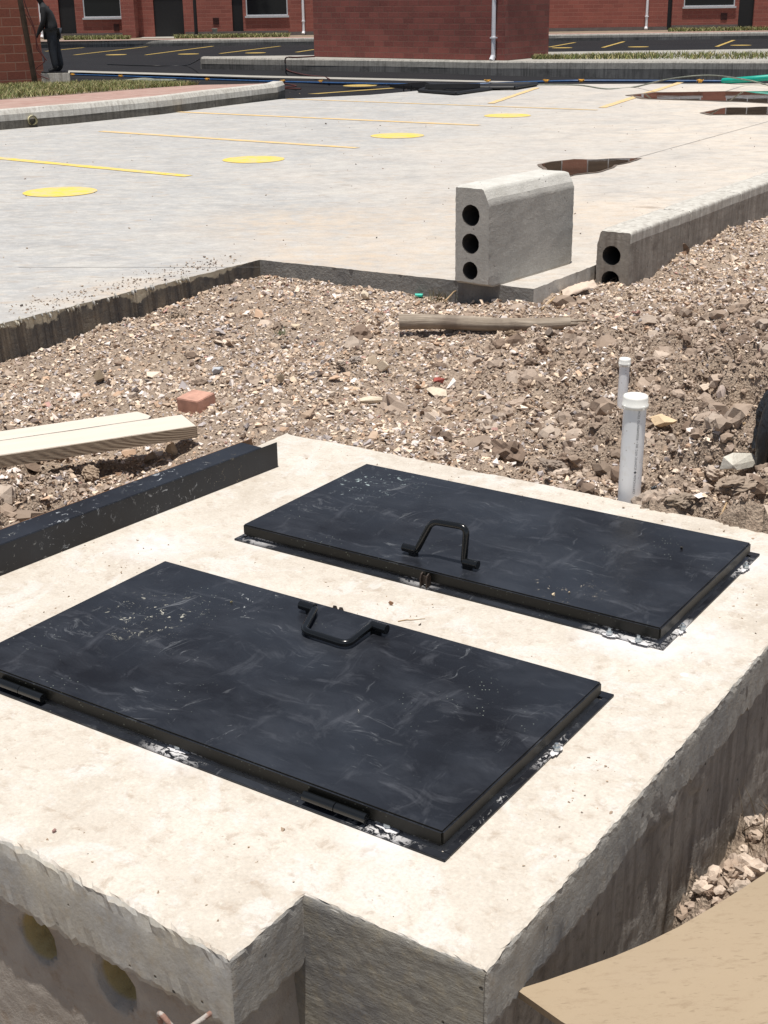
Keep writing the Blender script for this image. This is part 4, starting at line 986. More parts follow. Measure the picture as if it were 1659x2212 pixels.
B0, B1, B2 = at(980, 612), at(1056, 623), at(1236, 569)
e2 = (B2-B1).normalized(); e1 = Vector((e2.y, -e2.x, 0))
wB = (B1-B0).length*.97; LB = (B2-B1).length
t_ = (atY(980, 400, B0.y).z)
hB = t_
blk = thing('hollow_kerb_block', B1-e1*wB, 'upright concrete kerb block showing three round holes, standing loose on the pavement corner', 'kerb block', math.atan2(e1.y, e1.x), 'hollow kerb blocks')
chx = .035*wB/.2
outp = [(0, 0), (wB, 0), (wB, hB-.085), (wB-chx, hB-.004), (wB-chx-.01, hB), (.004, hB), (0, hB-.006)]
rh = .058
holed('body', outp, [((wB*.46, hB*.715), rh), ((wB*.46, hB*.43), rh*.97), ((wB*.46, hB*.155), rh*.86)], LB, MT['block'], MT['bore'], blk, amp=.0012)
# row of laid kerb blocks
zt = .225
K1 = at(1365, 501, zt); kd = kerb_dir; kn = Vector((kd.y, -kd.x, 0))
print('kerb dir', kd, 'K1', K1, 'hB', hB, wB, LB)
wK = .215; off = 0; i = 0
labels = ['nearest laid kerb block with two round holes showing at its end', 'second laid kerb block from the holed end', 'third laid kerb block from the holed end', 'fourth laid kerb block, near the right edge of the photo']
for i, ln in enumerate((.93, .93, .93, .93, .93, .93, .93)):
    b = K1 - kn*wK + kd*off; off += ln+.006
    t = thing('laid_kerb_block', (b.x, b.y, zt-.5), labels[i] if i < 4 else 'laid kerb block beyond the fourth, out at the right', 'kerb block', math.atan2(kn.y, kn.x), 'kerb blocks laid along the pavement')
    o2 = [(0, 0), (wK, 0), (wK, .492), (wK-.008, .5), (.03, .5), (.022, .492), (0, .41)]
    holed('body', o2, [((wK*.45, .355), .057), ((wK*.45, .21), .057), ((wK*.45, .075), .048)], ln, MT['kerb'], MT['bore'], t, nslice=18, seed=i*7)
    if i >= 4: break

# ------------------------------------------------------------ pipes
def capped_pipe(u, v0, vt, wpx, z0, label, r, capr, caph, text=None):
    base = at(u, v0, z0); zt_ = atY(u-2, vt, base.y).z
    t = thing('capped_pipe', (base.x, base.y, z0-.1), label, 'pipe', 0, 'capped white pipes standing in the soil')
    hh = zt_-z0+.1; t.rotation_euler[1] = rad(.6)
    bm = bmesh.new(); tube(bm, [(0, 0, 0), (0, 0, hh-caph*.6)], r, 40); from_bm('pipe', bm, MT['pvc'], t)
    bm = bmesh.new(); R = capr
    prof = [(r*1.0+.0005, hh-caph), (R*1.06, hh-caph), (R*1.06, hh-caph+.010), (R, hh-caph+.013), (R, hh-caph*.25), (R*.95, hh-caph*.08), (R*.8, hh-.001), (.0001, hh+.001)]
    rows = [[bm.verts.new((a*math.cos(q), a*math.sin(q), z)) for q in [2*math.pi*k/40 for k in range(40)]] for a, z in prof]
    for i in range(len(prof)-1):
        for k in range(40): f = bm.faces.new((rows[i][k], rows[i][(k+1) % 40], rows[i+1][(k+1) % 40], rows[i+1][k])); f.smooth = True
    bm.faces.new(rows[-1])
    for k in range(4):
        a = k*1.57+.5; box(bm, R*1.05*math.cos(a)-.003, R*1.05*math.sin(a)-.003, hh-caph, R*1.05*math.cos(a)+.003, R*1.05*math.sin(a)+.003, hh-caph+.011)
    from_bm('cap', bm, MT['pvccap'], t)
    if text:
        cu = bpy.data.curves.new('txt', 'FONT'); cu.body = text; cu.size = .0155; cu.space_character = 1.15
        to = bpy.data.objects.new('txt', cu); C.objects.link(to); dg = bpy.context.evaluated_depsgraph_get(); dg.update()
        me = bpy.data.meshes.new_from_object(to.evaluated_get(dg)); bpy.data.objects.remove(to)
        ang0 = rad(-73); vs = [vv.co.copy() for vv in me.vertices]; rr = r+.0006; k_ = (hh-caph-.005-.150)/max(c.x for c in vs)
        vs = [Vector((c.x*k_, c.y*k_*1.15, 0)) for c in vs]
        for vv, c in zip(me.vertices, vs):
            a = ang0 - c.y/rr; vv.co = (rr*math.cos(a), rr*math.sin(a), .150+c.x)
        link('printed_text', me, MT['ink'], t)
    return t
capped_pipe(1357, 1089, 852, 46, -.09, 'thick white capped pipe with printed writing standing just behind the slab', .0372, .0408, .042, 'CERTIFICADA \u25C6 ICONTEC NTC 382 \u2022 REGLAMENTO TECN')
capped_pipe(1340, 925, 773, 22, -.09, 'thin white capped pipe standing behind the thick one', .0195, .0228, .030)

# ------------------------------------------------------------ small litter
q = at(905, 634, -.09); bm = bmesh.new(); tube(bm, [(-.022, 0, 0), (.022, -.006, 0)], .010, 16, False); tube(bm, [(.022, -.006, 0), (-.022, 0, 0)], .0085, 16, False)
zq = float(zsoil(np.array([q.x]), np.array([q.y]))[0])
tag(from_bm('tube_piece', bm, MT['teal'], None, loc=(q.x, q.y, zq+.014)), 'short teal plastic tube piece on the gravel near the pavement edge', 'tube piece')
def twig(u0, v0, u1, v1, z, r, mat, label, bend=.02, lift=.012):
    a, b = at(u0, v0, z), at(u1, v1, z); mid = (a+b)/2+Vector((0, bend, lift)); bm = bmesh.new()
    tube(bm, smooth_path([a, a.lerp(mid, .6)+Vector((0, .004, 0)), mid, b], 5), [r*(1-.5*i/15) for i in range(16)], 6)
    return tag(from_bm('twig', bm, mat), label, 'twig')
MT['twig'] = plain('dry_twig', (.40, .28, .16), .85, .3)
twig(1170, 668, 1232, 628, -.075, .006, MT['twig'], 'curved dry stick between the pavement corner and the wooden pole')
twig(962, 650, 1002, 622, -.07, .005, MT['twig'], 'dry root stub beside the teal tube piece')
twig(860, 1342, 918, 1336, ZS+.002, .0015, MT['twig'], 'thin straw on the slab right of the near hatch lug', 0, 0)
twig(1555, 1118, 1600, 1065, -.06, .004, MT['twig'], 'dry reed lying beyond the slab far right of the big pipe')
twig(1575, 868+60, 1655, 862+60, -.0, .006, MT['twig'], 'yellow wood splinter left of the black bag')
# torn paper sack scrap against the kerb
bm = bmesh.new(); q = at(1243, 633, -.08); bmesh.ops.create_grid(bm, x_segments=16, y_segments=10, size=1)
for vv in bm.verts:
    a, b = vv.co.x, vv.co.y; vv.co = Vector((a*.095*(1-.3*b), b*.05, .035*(1-b*b)*.9+.035*(a*.5+.5)+.022*fb1(a*2.5, b*2.5)))
o = from_bm('paper_scrap', bm, MT['paper'], None, True, loc=(q.x, q.y, -.085), rz=.5); o.modifiers.new('s', 'SOLIDIFY').thickness = .002
tag(o, 'crumpled brown paper sack scrap against the laid kerb end', 'paper scrap')
# black plastic bag over a stake at the right edge
q = at(1652, 1000, -.05); q = at(1658, 985, .0); bg_ = thing('plastic_bag', q, 'black plastic bag hung over a dark stake at the right edge', 'bag')
bm = bmesh.new(); tube(bm, [(0.02, .03, -.1), (.02, .03, .12)], .02, 10); from_bm('stake', bm, MT['black'], bg_)
bm = bmesh.new(); NU, NV = 56, 30; rows = []
for j in range(NV+1):                                      # a gathered skirt of film: puckered top, folds widening to ragged hanging hem
    t = j/NV; R1 = .018+.075*min(1, t*2.2)**.7; row = []
    for k in range(NU):
        a = 2*math.pi*k/NU; fold = 1+(.10+.20*t)*math.sin(a*5+1.2*math.sin(t*3))+.12*fb1(a*1.7+3, t*4)+.05*fb1(a*7, t*11)
        drop = .15+.045*math.sin(a*2+.7)+.02*math.sin(a*5)+.02*fb1(a*2.5, 7)
        row.append(bm.verts.new((.035+R1*1.05*math.cos(a)*fold, .75*R1*math.sin(a)*fold, .19-(.03 if t > .12 else .0)*0-drop*t**1.15)))
    rows.append(row)
for j in range(NV):
    for k in range(NU): bm.faces.new((rows[j][k], rows[j][(k+1) % NU], rows[j+1][(k+1) % NU], rows[j+1][k]))
bm.faces.new(rows[0])
for vv in bm.verts: vv.co += Vector((.010*fb1(vv.co.x*55, vv.co.z*55), .010*fb1(vv.co.y*60, vv.co.z*50+3), .006*fb1(vv.co.x*50, vv.co.y*50)))
from_bm('bag_skin', bm, MT['bag'], bg_, False)
bm = bmesh.new(); tube(bm, smooth_path([(-.015, -.045, .165), (-.045, -.060, .10), (-.058, -.065, .03), (-.050, -.062, -.035)], 6), [.020+.016*math.sin(i/18*3.1) if i < 18 else .003 for i in range(19)], 14)
for vv in bm.verts: vv.co += Vector((.010*fb1(vv.co.z*40, vv.co.x*60), .008*fb1(vv.co.z*30, vv.co.y*60), 0))
from_bm('hanging_corner', bm, MT['bag'], bg_, False)
bm = bmesh.new(); tube(bm, [(-.03, -.05, .165), (-.01, -.055, .175)], .004, 6); from_bm('blue_string', bm, MT['blue'], bg_)
bg_.scale = (.62, .7, 1.35)
q = at(1440, 1022, -.07); zq = float(zsoil(np.array([q.x]), np.array([q.y]))[0])
bm = bmesh.new()
for k in range(7):
    a0 = Vector((-.05+.012*k*random.random(), .02-.006*k, .012)); b0 = Vector((.05+.01*random.random(), -.03-.004*k+.02*random.random(), .008))
    tube(bm, smooth_path([a0, a0.lerp(b0, .4)+Vector((0, .008*random.uniform(-1, 1), .012)), b0], 4), [.004+.005*random.random() for _ in range(9)], 5)
tag(from_bm('plastic_scrap', bm, MT['bag'], None, loc=(q.x, q.y, zq+.01)), 'twisted scrap of black plastic on the soil right of the big pipe', 'plastic scrap')

# ------------------------------------------------------------ tan fibreboard sheet over the trench
zb = -.20
edge = [(1113, 2154), (1180, 2134), (1255, 2108), (1325, 2083), (1394, 2054), (1465, 2019), (1534, 1979), (1600, 1938), (1659, 1899), (1760, 1825), (1900, 1715)]
top_ = [at(u, v, zb+.0+.06*i/10) for i, (u, v) in enumerate(edge)]
nearp = at(1240, 2236, zb)
dn = (nearp-top_[0]).normalized()
bm = bmesh.new(); G = []
for i, q in enumerate(top_):
    row = []
    for k in range(13):
        c = q + dn*(.11*k) + Vector((0, 0, .018*math.sin(k*.5)*(i/10)))
        if i == 0: c += Vector((.004*random.uniform(-1, 1), 0, .002*random.uniform(-1, 1)))
        row.append(bm.verts.new(c))
    G.append(row)
for i in range(len(G)-1):
    for k in range(12): bm.faces.new((G[i][k], G[i+1][k], G[i+1][k+1], G[i][k+1]))
for f in bm.faces:
    if f.normal.z < 0: f.normal_flip()
me_ = bpy.data.meshes.new('fibreboard_sheet'); bm.to_mesh(me_); bm.free(); o = link('fibreboard_sheet', me_, MT['board'], None, False); md = o.modifiers.new('s', 'SOLIDIFY'); md.thickness = .018; md.offset = -1
tag(o, 'curved tan fibreboard sheet leaning over the trench at the lower right', 'board')
# bent rebar with red and white cement stains
hx, hz = on_front(372, 2192, ynl-.035); bm = bmesh.new(); y_ = ynl-.035
tube(bm, smooth_path([(hx-.02, y_, hz-.09), (hx-.022, y_-.01, hz-.01), (hx-.005, y_-.02, hz+.012), (hx+.018, y_-.015, hz-.012), (hx+.03, y_, hz-.02), (hx+.075, y_+.055, hz+.02)], 5), .005, 10)
m = M('cement_smeared_rebar'); v = m.co(); MT['rebar'] = m.done(m.mix(m.ramp(m.noise(v, 45, 4), [(.45, 0.), (.55, 1.)]), (.26, .15, .115), (.38, .345, .315)), .8, m.bump(m.noise(v, 90, 3), .6, .004))
o = from_bm('rebar_hook', bm, MT['rebar'], None, loc=SO, rz=YAW); tag(o, 'bent cement smeared rebar hook sticking out below the front face', 'rebar')

# ------------------------------------------------------------ weeds
def blades(name, pts, h, n, mat, col, label, cat, kind=None, wd=.004, lean=.5, seed=1, flat=None):
    r = np.random.default_rng(seed); V = []; Fc = []; Cc = []
    for i in range(n):
        x, y, z = pts(r); hh = h*r.uniform(.5, 1.3); a = r.uniform(0, 6.28); lx, ly = lean*hh*math.cos(a)*r.random(), lean*hh*math.sin(a)*r.random(); b = r.uniform(0, 3.14)
        wx, wy = wd*math.cos(b), wd*math.sin(b); k = len(V)
        V += [(x-wx, y-wy, z), (x+wx, y+wy, z), (x-wx*.7+lx*.45, y-wy*.7+ly*.45, z+hh*.6), (x+wx*.7+lx*.45, y+wy*.7+ly*.45, z+hh*.6), (x+lx, y+ly, z+hh)]
        Fc += [(k, k+1, k+3), (k, k+3, k+2), (k+2, k+3, k+4)]
        cc = col[r.integers(len(col))]; f = r.uniform(.7, 1.3); Cc += [tuple(q*f for q in cc)]*5
    o = link(name, np_mesh(name, V, Fc, np.array(Cc)), mat); return tag(o, label, cat, kind=kind)
GC = [(.10, .13, .03), (.16, .18, .05), (.28, .26, .10), (.38, .32, .16), (.08, .09, .03)]
def spotp(u, v, z, s):
    q = at(u, v, z)
    return lambda r: (q.x+r.normal(0, s), q.y+r.normal(0, s), q.z)
blades('weed_tuft', spotp(945, 650, -.11, .035), .07, 60, MT['grass'], [(.05,.07,.02), (.2,.15,.07), (.1,.08,.04)], 'small dry weed tuft beside the teal tube piece', 'weed', wd=.0016, seed=3, lean=1.0)
blades('weed_tuft', spotp(1000, 645, -.11, .02), .07, 22, MT['grass'], [(.04,.07,.02)], 'few thin green blades below the upright hollow block', 'weed', wd=.0012, seed=4)
blades('weed_tuft', spotp(606, 722, -.14, .02), .03, 40, MT['grass'], [(.05,.10,.02)], 'tiny green sprout in the gravel near the pavement inner corner', 'weed', wd=.0014, seed=5, lean=1.2)
blades('weed_tuft', spotp(385, 690, -.15, .03), .04, 90, MT['grass'], [(.12,.09,.05), (.06,.045,.03)], 'dry dark root tuft by the stained pavement edge', 'weed', wd=.0013, seed=6, lean=1.6)
q2 = at(1640, 1860, -.47)
blades('dry_roots', lambda r: (q2.x+.12+r.normal(0, .07), q2.y+.1+r.normal(0, .07), -.50+r.random()*.06), .09, 110, MT['grass'], [(.16,.11,.07), (.08,.06,.04)], 'dry brown roots on the earth pile in the side trench', 'roots', wd=.002, seed=7, lean=1.6)

# ------------------------------------------------------------ left kerb, paving, grass, building
def kerb_run(name, pts, h, wd, mat, foot, label, inner_left=True, ch=.05, split=.5):
    # pts: front foot line; block body behind it, chamfered top front edge; joints every metre
    t = thing(name, pts[0], label, 'kerb'); o0 = Vector(pts[0])
    P = [Vector(p)-o0 for p in pts]; bmA = bmesh.new(); bmB = bmesh.new()
    def nrm(i):
        d = (P[min(i+1, len(P)-1)]-P[max(i-1, 0)]); d.z = 0; d.normalize(); return Vector((-d.y, d.x, 0)) if inner_left else Vector((d.y, -d.x, 0))
    Q = []
    for i in range(len(P)-1):
        a, b = P[i], P[i+1]; n = max(1, int((b-a).length/.25))
        for j in range(n): Q.append((a.lerp(b, j/n), nrm(i).lerp(nrm(i+1), j/n)))
    Q.append((P[-1], nrm(len(P)-1)))
    prof = [(0, h*split), (.004, h-ch), (.035, h-.008), (.045, h), (wd-.01, h), (wd, h-.01), (wd, -.1)]
    pf = [(0, -.05), (0, h*split)]
    for bm, pr in ((bmA, prof), (bmB, pf)):
        rows = []
        for i, (q, nn) in enumerate(Q):
            jt = .006 if (i % 4 == 0) else 0
            rows.append([bm.verts.new(q + nn*(a+jt*(1 if k < 4 else 0)+.006*fb1(i*.37, k)) + Vector((0, 0, b+.004*fb1(i*.5, k+9)))) for k, (a, b) in enumerate(pr)])
        for i in range(len(rows)-1):
            for k in range(len(pr)-1): bm.faces.new((rows[i][k], rows[i+1][k], rows[i+1][k+1], rows[i][k+1]))
        if pr is prof:
            for r_end in (rows[0], rows[-1]):
                try: bm.faces.new(r_end)
                except ValueError: pass
    from_bm('kerb_top', bmA, mat, t); from_bm('kerb_foot', bmB, foot, t); return t
MT['midfoot'] = concrete('kerb_brown_foot', (.085, .075, .06), (.19, .175, .15), (.04, .035, .03), .7, 2.5, .9, 50, False, streak=True, bumpk=.6)
lkz = [Vector((q.x, q.y, 0)) for q in lk]; lkz = [lkz[0]+(lkz[0]-lkz[1])*.3] + lkz + [at(616, 208)]
lkt = kerb_run('kerb', lkz, .235, .2, MT['kerb'], MT['midfoot'], 'chunky pale kerb in front of the red paving at the left', True, ch=.06, split=.42)
# terrace behind the kerb, falling gently away
Tz = .228
def offs(p, d): return Vector(p)+d
kb = [Vector((q.x, q.y, Tz)) + Vector((-.1, .13, 0)) for q in lkz]
g_f = [atY(-250, 252, 19.5), atY(0, 222, 20.5), atY(175, 207, 22.5), atY(330, 190.5, 25.5), atY(345, 187.5, 27)]
endR = [atY(600, 186.5, 26.0), atY(612, 184, 27.5)]
bm = bmesh.new()
A = [bm.verts.new(q) for q in kb]; backs = [atY(-420, 262, 19.0), atY(-250, 248, 19.6), atY(0, 215.5, 21.5), atY(170, 203, 23.5), atY(330, 190, 27), atY(430, 183.5, 29), atY(480, 182.5, 29.5), atY(615, 184.5, 28.5)]
B_ = [bm.verts.new(q) for q in backs]
m_ = min(len(A), len(B_))
for i in range(m_-1): bm.faces.new((A[i], A[i+1], B_[i+1], B_[i]))
pv = from_bm('paving', bm, MT['paving']); pv['kind'] = 'structure'
# lawn ground behind the paving
lawn_f = backs[:6]; lawn_b = [atY(-420, 212, 27), atY(-250, 202, 28), atY(0, 187, 30.5), atY(100, 182, 31), atY(250, 180, 31), atY(345, 184, 30)]
bm = bmesh.new(); A = [bm.verts.new(q+Vector((0, 0, .004))) for q in lawn_f]; B_ = [bm.verts.new(q) for q in lawn_b]
for i in range(5): bm.faces.new((A[i], A[i+1], B_[i+1], B_[i]))
lg = from_bm('lawn_soil', bm, MT['ground']); lg['kind'] = 'structure'
def quadp(A, B_, hb=0):
    n = len(A)-1
    def f(r):
        i = r.integers(n); t = r.random(); s = r.random(); q = A[i].lerp(A[i+1], t).lerp(B_[i].lerp(B_[i+1], t), s); return (q.x, q.y, q.z)
    return f
blades('grass', quadp(lawn_f, lawn_b), .085, 22000, MT['grass'], GC, 'rough yellow green grass in front of the left brick building', 'grass', 'stuff', wd=.007, seed=11, lean=1.6)
# left brick building
cL = atY(97, 182, 31.5); aL = atY(-300, 202, 29.3); d = (cL-aL); Lw = Vector((d.x, d.y)).length
bl = thing('brick_building', (aL.x, aL.y, cL.z-.25), 'dark red block brick building at the upper left behind the leaning post', 'building', math.atan2(d.y, d.x))
bm = bmesh.new(); box(bm, 0, 0, .22, Lw, 6, 7.5); o = from_bm('wall', bm, MT['brick_left'], bl); uv_box(o)
bm = bmesh.new(); box(bm, -.02, -.03, -.3, Lw+.03, 6, .218); from_bm('plinth', bm, MT['gutter'], bl)
bm = bmesh.new(); box(bm, -.2, -.3, 7.502, Lw+.3, 6.3, 7.7); from_bm('roof', bm, MT['plinth'], bl)
for zz_ in (2.6, 5.1):
    bm = bmesh.new(); box(bm, Lw*.3, -.02, zz_+.5, Lw*.3+1.4, -.004, zz_+1.7); f_ = from_bm('window', bm, MT['whiteframe'], bl)
    bm = bmesh.new(); box(bm, Lw*.3+.06, -.03, zz_+.56, Lw*.3+1.34, -.022, zz_+1.64); from_bm('pane', bm, MT['glass'], f_)
# leaning post with cables
a = atY(78, 186, 30.6); b = atY(38, -30, 30.3); a.z -= .1; bm = bmesh.new(); b2 = a+(b-a)*1.4
tube(bm, [Vector((0, 0, 0)), (b2-a)*.5, b2-a], [.062, .06, .055], 12)
MT['post'] = plain('grey_brown_post', (.10, .075, .055), .9, .4, 5)
tag(from_bm('leaning_post', bm, MT['post'], None, loc=a), 'leaning grey wooden post before the left brick building', 'post')
for k, (pts, lab) in enumerate((([(50, -5), (62, 30), (74, 60), (80, 95), (92, 118), (101, 131)], 'dark red cable drooping from the leaning post, upper of two'),
        ([(56, 30), (72, 60), (78, 85), (80, 105), (97, 130), (78, 148), (82, 160), (105, 171)], 'dark red cable looping down to the concrete box, lower of two'))):
    bm = bmesh.new(); P = [atY(u, v, 30.2) for u, v in pts]; tube(bm, smooth_path([p-P[0] for p in P], 5), .012, 6)
    tag(from_bm('hanging_cable', bm, MT['cable'], None, loc=P[0]), lab, 'cable')
# concrete box the person stands on
q = atY(122, 181, 30.5); cbz = atY(122, 154.5, 30.5).z
cbx = thing('concrete_box', (q.x, q.y, q.z-.05), 'low square concrete box under the standing person', 'concrete box', rad(12))
bm = bmesh.new(); box(bm, -.3, -.22, 0, .3, .3, cbz-q.z+.03, .01); from_bm('body', bm, MT['kerb'], cbx)
bm = bmesh.new(); box(bm, -.29, -.21, cbz-q.z+.0302, .27, .29, cbz-q.z+.052, .004); from_bm('lid', bm, MT['black'], cbx)

# ------------------------------------------------------------ person
def skin_fig(name, nodes, edges, mat, parent, sub=1, root=0):
    nodes = [tuple(n[:3]) + tuple(x*(1.28 if x > .02 else 1) for x in n[3:]) for n in nodes]
    me = bpy.data.meshes.new(name); me.from_pydata([n[:3] for n in nodes], edges, [])
    bm = bmesh.new(); bm.from_mesh(me); ly = bm.verts.layers.skin.verify(); bm.verts.ensure_lookup_table()
    for i, n in enumerate(nodes): bm.verts[i][ly].radius = (n[3], n[4] if len(n) > 4 else n[3]); bm.verts[i][ly].use_root = (i == root)
    bm.to_mesh(me); bm.free(); o = bpy.data.objects.new(name, me); C.objects.link(o)
    o.modifiers.new('k', 'SKIN'); sb = o.modifiers.new('s', 'SUBSURF'); sb.levels = sb.render_levels = sub
    dg = bpy.context.evaluated_depsgraph_get(); dg.update(); m2 = bpy.data.meshes.new_from_object(o.evaluated_get(dg)); bpy.data.objects.remove(o)
    return link(name, m2, mat, parent, True)
pb = Vector((q.x-.0, q.y, cbz-.005)); pe = thing('person', pb, 'person in dark jacket and trousers standing on the concrete box, leaning left', 'person', rad(185))
# local frame: +x is the way the person faces (image left), heights in metres for a 1.62 m figure
body = [(0, 0, .86, .125, .11), (.0, 0, .98, .12, .14), (.05, 0, 1.14, .115, .15), (.10, 0, 1.28, .11, .16), (.14, 0, 1.36, .05), (.17, 0, 1.42, .045), (.19, 0, 1.50, .075), (.20, 0, 1.58, .08), (.19, 0, 1.63, .05),
        (-.01, .09, .80, .09), (0, .10, .45, .062), (-.03, .11, .09, .042), (.04, .11, .04, .04), (.13, .12, .025, .03),
        (-.01, -.09, .80, .09), (-.06, -.10, .45, .062), (-.12, -.11, .09, .042), (-.06, -.11, .04, .04), (.03, -.12, .025, .03),
        (.10, .19, 1.28, .055), (.12, .22, 1.03, .045), (.24, .20, .82, .032), (.28, .20, .76, .03), (.10, -.19, 1.28, .055), (.12, -.22, 1.03, .045), (.26, -.16, .84, .032), (.30, -.15, .78, .03)]
ed = [(0, 1), (1, 2), (2, 3), (3, 4), (4, 5), (5, 6), (6, 7), (7, 8), (0, 9), (9, 10), (10, 11), (11, 12), (12, 13), (0, 14), (14, 15), (15, 16), (16, 17), (17, 18), (3, 19), (19, 20), (20, 21), (21, 22), (3, 23), (23, 24), (24, 25), (25, 26)]
for (hx_, hy_, hz_, s_, n0) in ((.28, .20, .76, 1, 22), (.30, -.15, .78, -1, 26)):
    for k in range(5):
        dy = (k-1.5)*.016 if k < 4 else s_*-.03; ln = (.05, .058, .055, .042, .035)[k]; i0 = len(body)
        body.append((hx_+.01, hy_+dy, hz_-.035, .009)); body.append((hx_+.012+ln*.25, hy_+dy, hz_-.035-ln*.6, .008)); body.append((hx_+.03, hy_+dy, hz_-.035-ln, .007))
        ed += [(n0, i0), (i0, i0+1), (i0+1, i0+2)]
pbody = skin_fig('body', body, ed, MT['cloth'], pe, 2)
trs = [(0, 0, .88, .135, .12), (-.01, .09, .80, .10), (0, .10, .45, .072), (-.03, .11, .08, .055), (-.01, -.09, .80, .10), (-.06, -.10, .45, .072), (-.12, -.11, .08, .055)]
skin_fig('trousers', trs, [(0, 1), (1, 2), (2, 3), (0, 4), (4, 5), (5, 6)], MT['jeans'], pe, 2)
bm = bmesh.new(); bmesh.ops.create_uvsphere(bm, u_segments=20, v_segments=14, radius=1, matrix=Matrix.Translation((.18, 0, 1.585)) @ Matrix.Diagonal((.095, .085, .085, 1)))
from_bm('hair', bm, MT['hair'], pe, True)
bm = bmesh.new(); bmesh.ops.create_uvsphere(bm, u_segments=14, v_segments=10, radius=1, matrix=Matrix.Translation((.235, 0, 1.535)) @ Matrix.Diagonal((.045, .06, .075, 1)))
tube(bm, [(.275, 0, 1.555), (.295, 0, 1.53)], [.008, .014], 8)
from_bm('face', bm, MT['skin'], pe, True)

# ------------------------------------------------------------ hoses, cables and cords
def hose(name, pts, r, mat, label, cat='hose', seg=8):
    P = [at(u, v, z) for u, v, z in pts]; bm = bmesh.new(); tube(bm, smooth_path([p-P[0] for p in P], 6), r, seg)
    return tag(from_bm(name, bm, mat, None, loc=P[0]), label, cat)
hose('blue_hose', [(153, 161, -.22), (300, 166, -.21), (553, 175, -.18), (760, 180, -.13), (960, 183, -.02), (1050, 181, .02), (1200, 175.5, .02), (1300, 174.5, .02), (1560, 175.5, .03)], .019, MT['blue'], 'long blue hose lying across the asphalt and pavement end')
hose('green_pipe', [(1562, 175, .04), (1620, 171, .09), (1720, 162, .16)], .05, MT['green'], 'green pipe joined to the blue hose at the upper right', 'pipe', 14)
hose('thin_cable', [(1160, 183, .01), (1250, 184, .01), (1310, 192, .01), (1370, 188, .01), (1440, 172, .22), (1530, 163, .3), (1610, 172, .1), (1659, 184, .02)], .012, MT['greyrope'], 'thin dark cable curling above the pavement by the long kerb', 'cable')
hose('red_hose', [(680, 122, .1), (640, 124, .1), (618, 125, .1), (617, 140, -.2), (622, 152, -.27), (660, 162, -.26), (700, 167, -.2), (712, 172, -.15)], .018, MT['cable'], 'dark red hose draped over the kerb left of the middle building')
hose('red_hose', [(560, 181, -.12), (610, 181, -.12), (640, 186, -.1), (600, 190, -.08), (650, 192, -.08)], .014, MT['cable'], 'dark red hose end coiled behind the left kerb tip')
hose('black_cable', [(232, 139, ZR+.02), (330, 142, ZR+.02), (400, 141, ZR+.02), (432, 127, .1)], .014, MT['metalblack'], 'thin black cable crossing the asphalt to the kerb end', 'cable')
for k in range(5):
    hose('rope_coil', [(225+12*k, 178-1.2*k, -.2), (290+6*k, 173-k, -.19), (380-8*k, 172+.7*k, -.18), (330, 177.5-k, -.18), (270+5*k, 179-k, -.19)], .012, MT['greyrope'], 'strand of loose grey green rope behind the left grass', 'rope').__setitem__('group', 'loose rope strands behind the grass')
for (u, v, z, lab) in ((157, 161.5, -.21, 'orange cord tie at the left end of the blue hose'), (261, 165, -.2, 'orange cord tie on the blue hose, second from the left'), (447, 172, -.18, 'orange cord tie on the blue hose behind the left kerb'),
        (610, 176, -.16, 'orange cord tie on the blue hose near the red hose end'), (693, 176.5, -.12, 'orange cord tie on the blue hose under the red hose'), (1053, 176, .03, 'orange cord tie with loose ends near the steel frames'),
        (1180, 175.5, .03, 'orange cord tie on the hose right of the steel frames'), (1255, 175, .03, 'orange cord tie on the hose, middle of the long kerb'), (1512, 175.5, .04, 'orange cord tie near the blue to green joint')):
    c = at(u, v, z); bm = bmesh.new()
    for k in range(5):
        P = [Vector((random.uniform(-.06, .06), random.uniform(-.02, .02), random.uniform(.0, .03))) for _ in range(4)]; tube(bm, smooth_path(P, 3), .006, 5)
    for k in range(3): tube(bm, [Vector((.04*math.cos(a)*0+(k-1)*.02, .023*math.cos(a), .023*math.sin(a))) for a in [i*.7 for i in range(10)]], .006, 5)
    tag(from_bm('cord_tie', bm, MT['tie'], None, loc=c), lab, 'cord', 'orange cord ties on the hose')
# black cover frames
def rect_frame(corners, wd, th, name, par, mat=MT['metalblack'], bars=0):
    bm = bmesh.new(); P = [Vector(c) for c in corners]
    for i in range(4):
        a, b = P[i], P[(i+1) % 4]; tube(bm, [a, b], wd, 4)
    for k in range(bars):
        t = (k+1)/(bars+1); tube(bm, [P[0].lerp(P[1], t), P[3].lerp(P[2], t)], wd*.6, 4)
    return from_bm(name, bm, mat, par)
q = at(1000, 200); t = thing('steel_cover_frame', q, 'black steel cover propped open on its frame behind the pavement', 'steel frame')
L_ = lambda u, v, z: at(u, v, z)-q
rect_frame([L_(985, 202, .03), L_(905, 196, .03), L_(935, 186, .03), L_(1075, 189, .03)], .03, .03, 'frame', t)
bm = bmesh.new(); cs = [L_(842, 183, .02), L_(918, 177, .12), L_(1110-5, 184.5, .07), L_(965, 194, .03)]
vs = [bm.verts.new(c) for c in cs]; vs2 = [bm.verts.new(c+Vector((0, 0, -.05))) for c in cs]; bm.faces.new(vs); bm.faces.new(vs2[::-1])
for i in range(4): bm.faces.new((vs[i], vs[(i+1) % 4], vs2[(i+1) % 4], vs2[i]))
from_bm('cover', bm, MT['metalblack'], t)
for (u, v) in ((872, 184), (888, 184)):
    bm = bmesh.new(); a = L_(u, v, .06); tube(bm, [a, a+Vector((0, 0, -.22))], .012, 6); from_bm('prop', bm, MT['metalblack'], t)
bm = bmesh.new(); box(bm, -.6, .3, .05, .3, .36, .12); from_bm('bar', bm, MT['metalblack'], t)
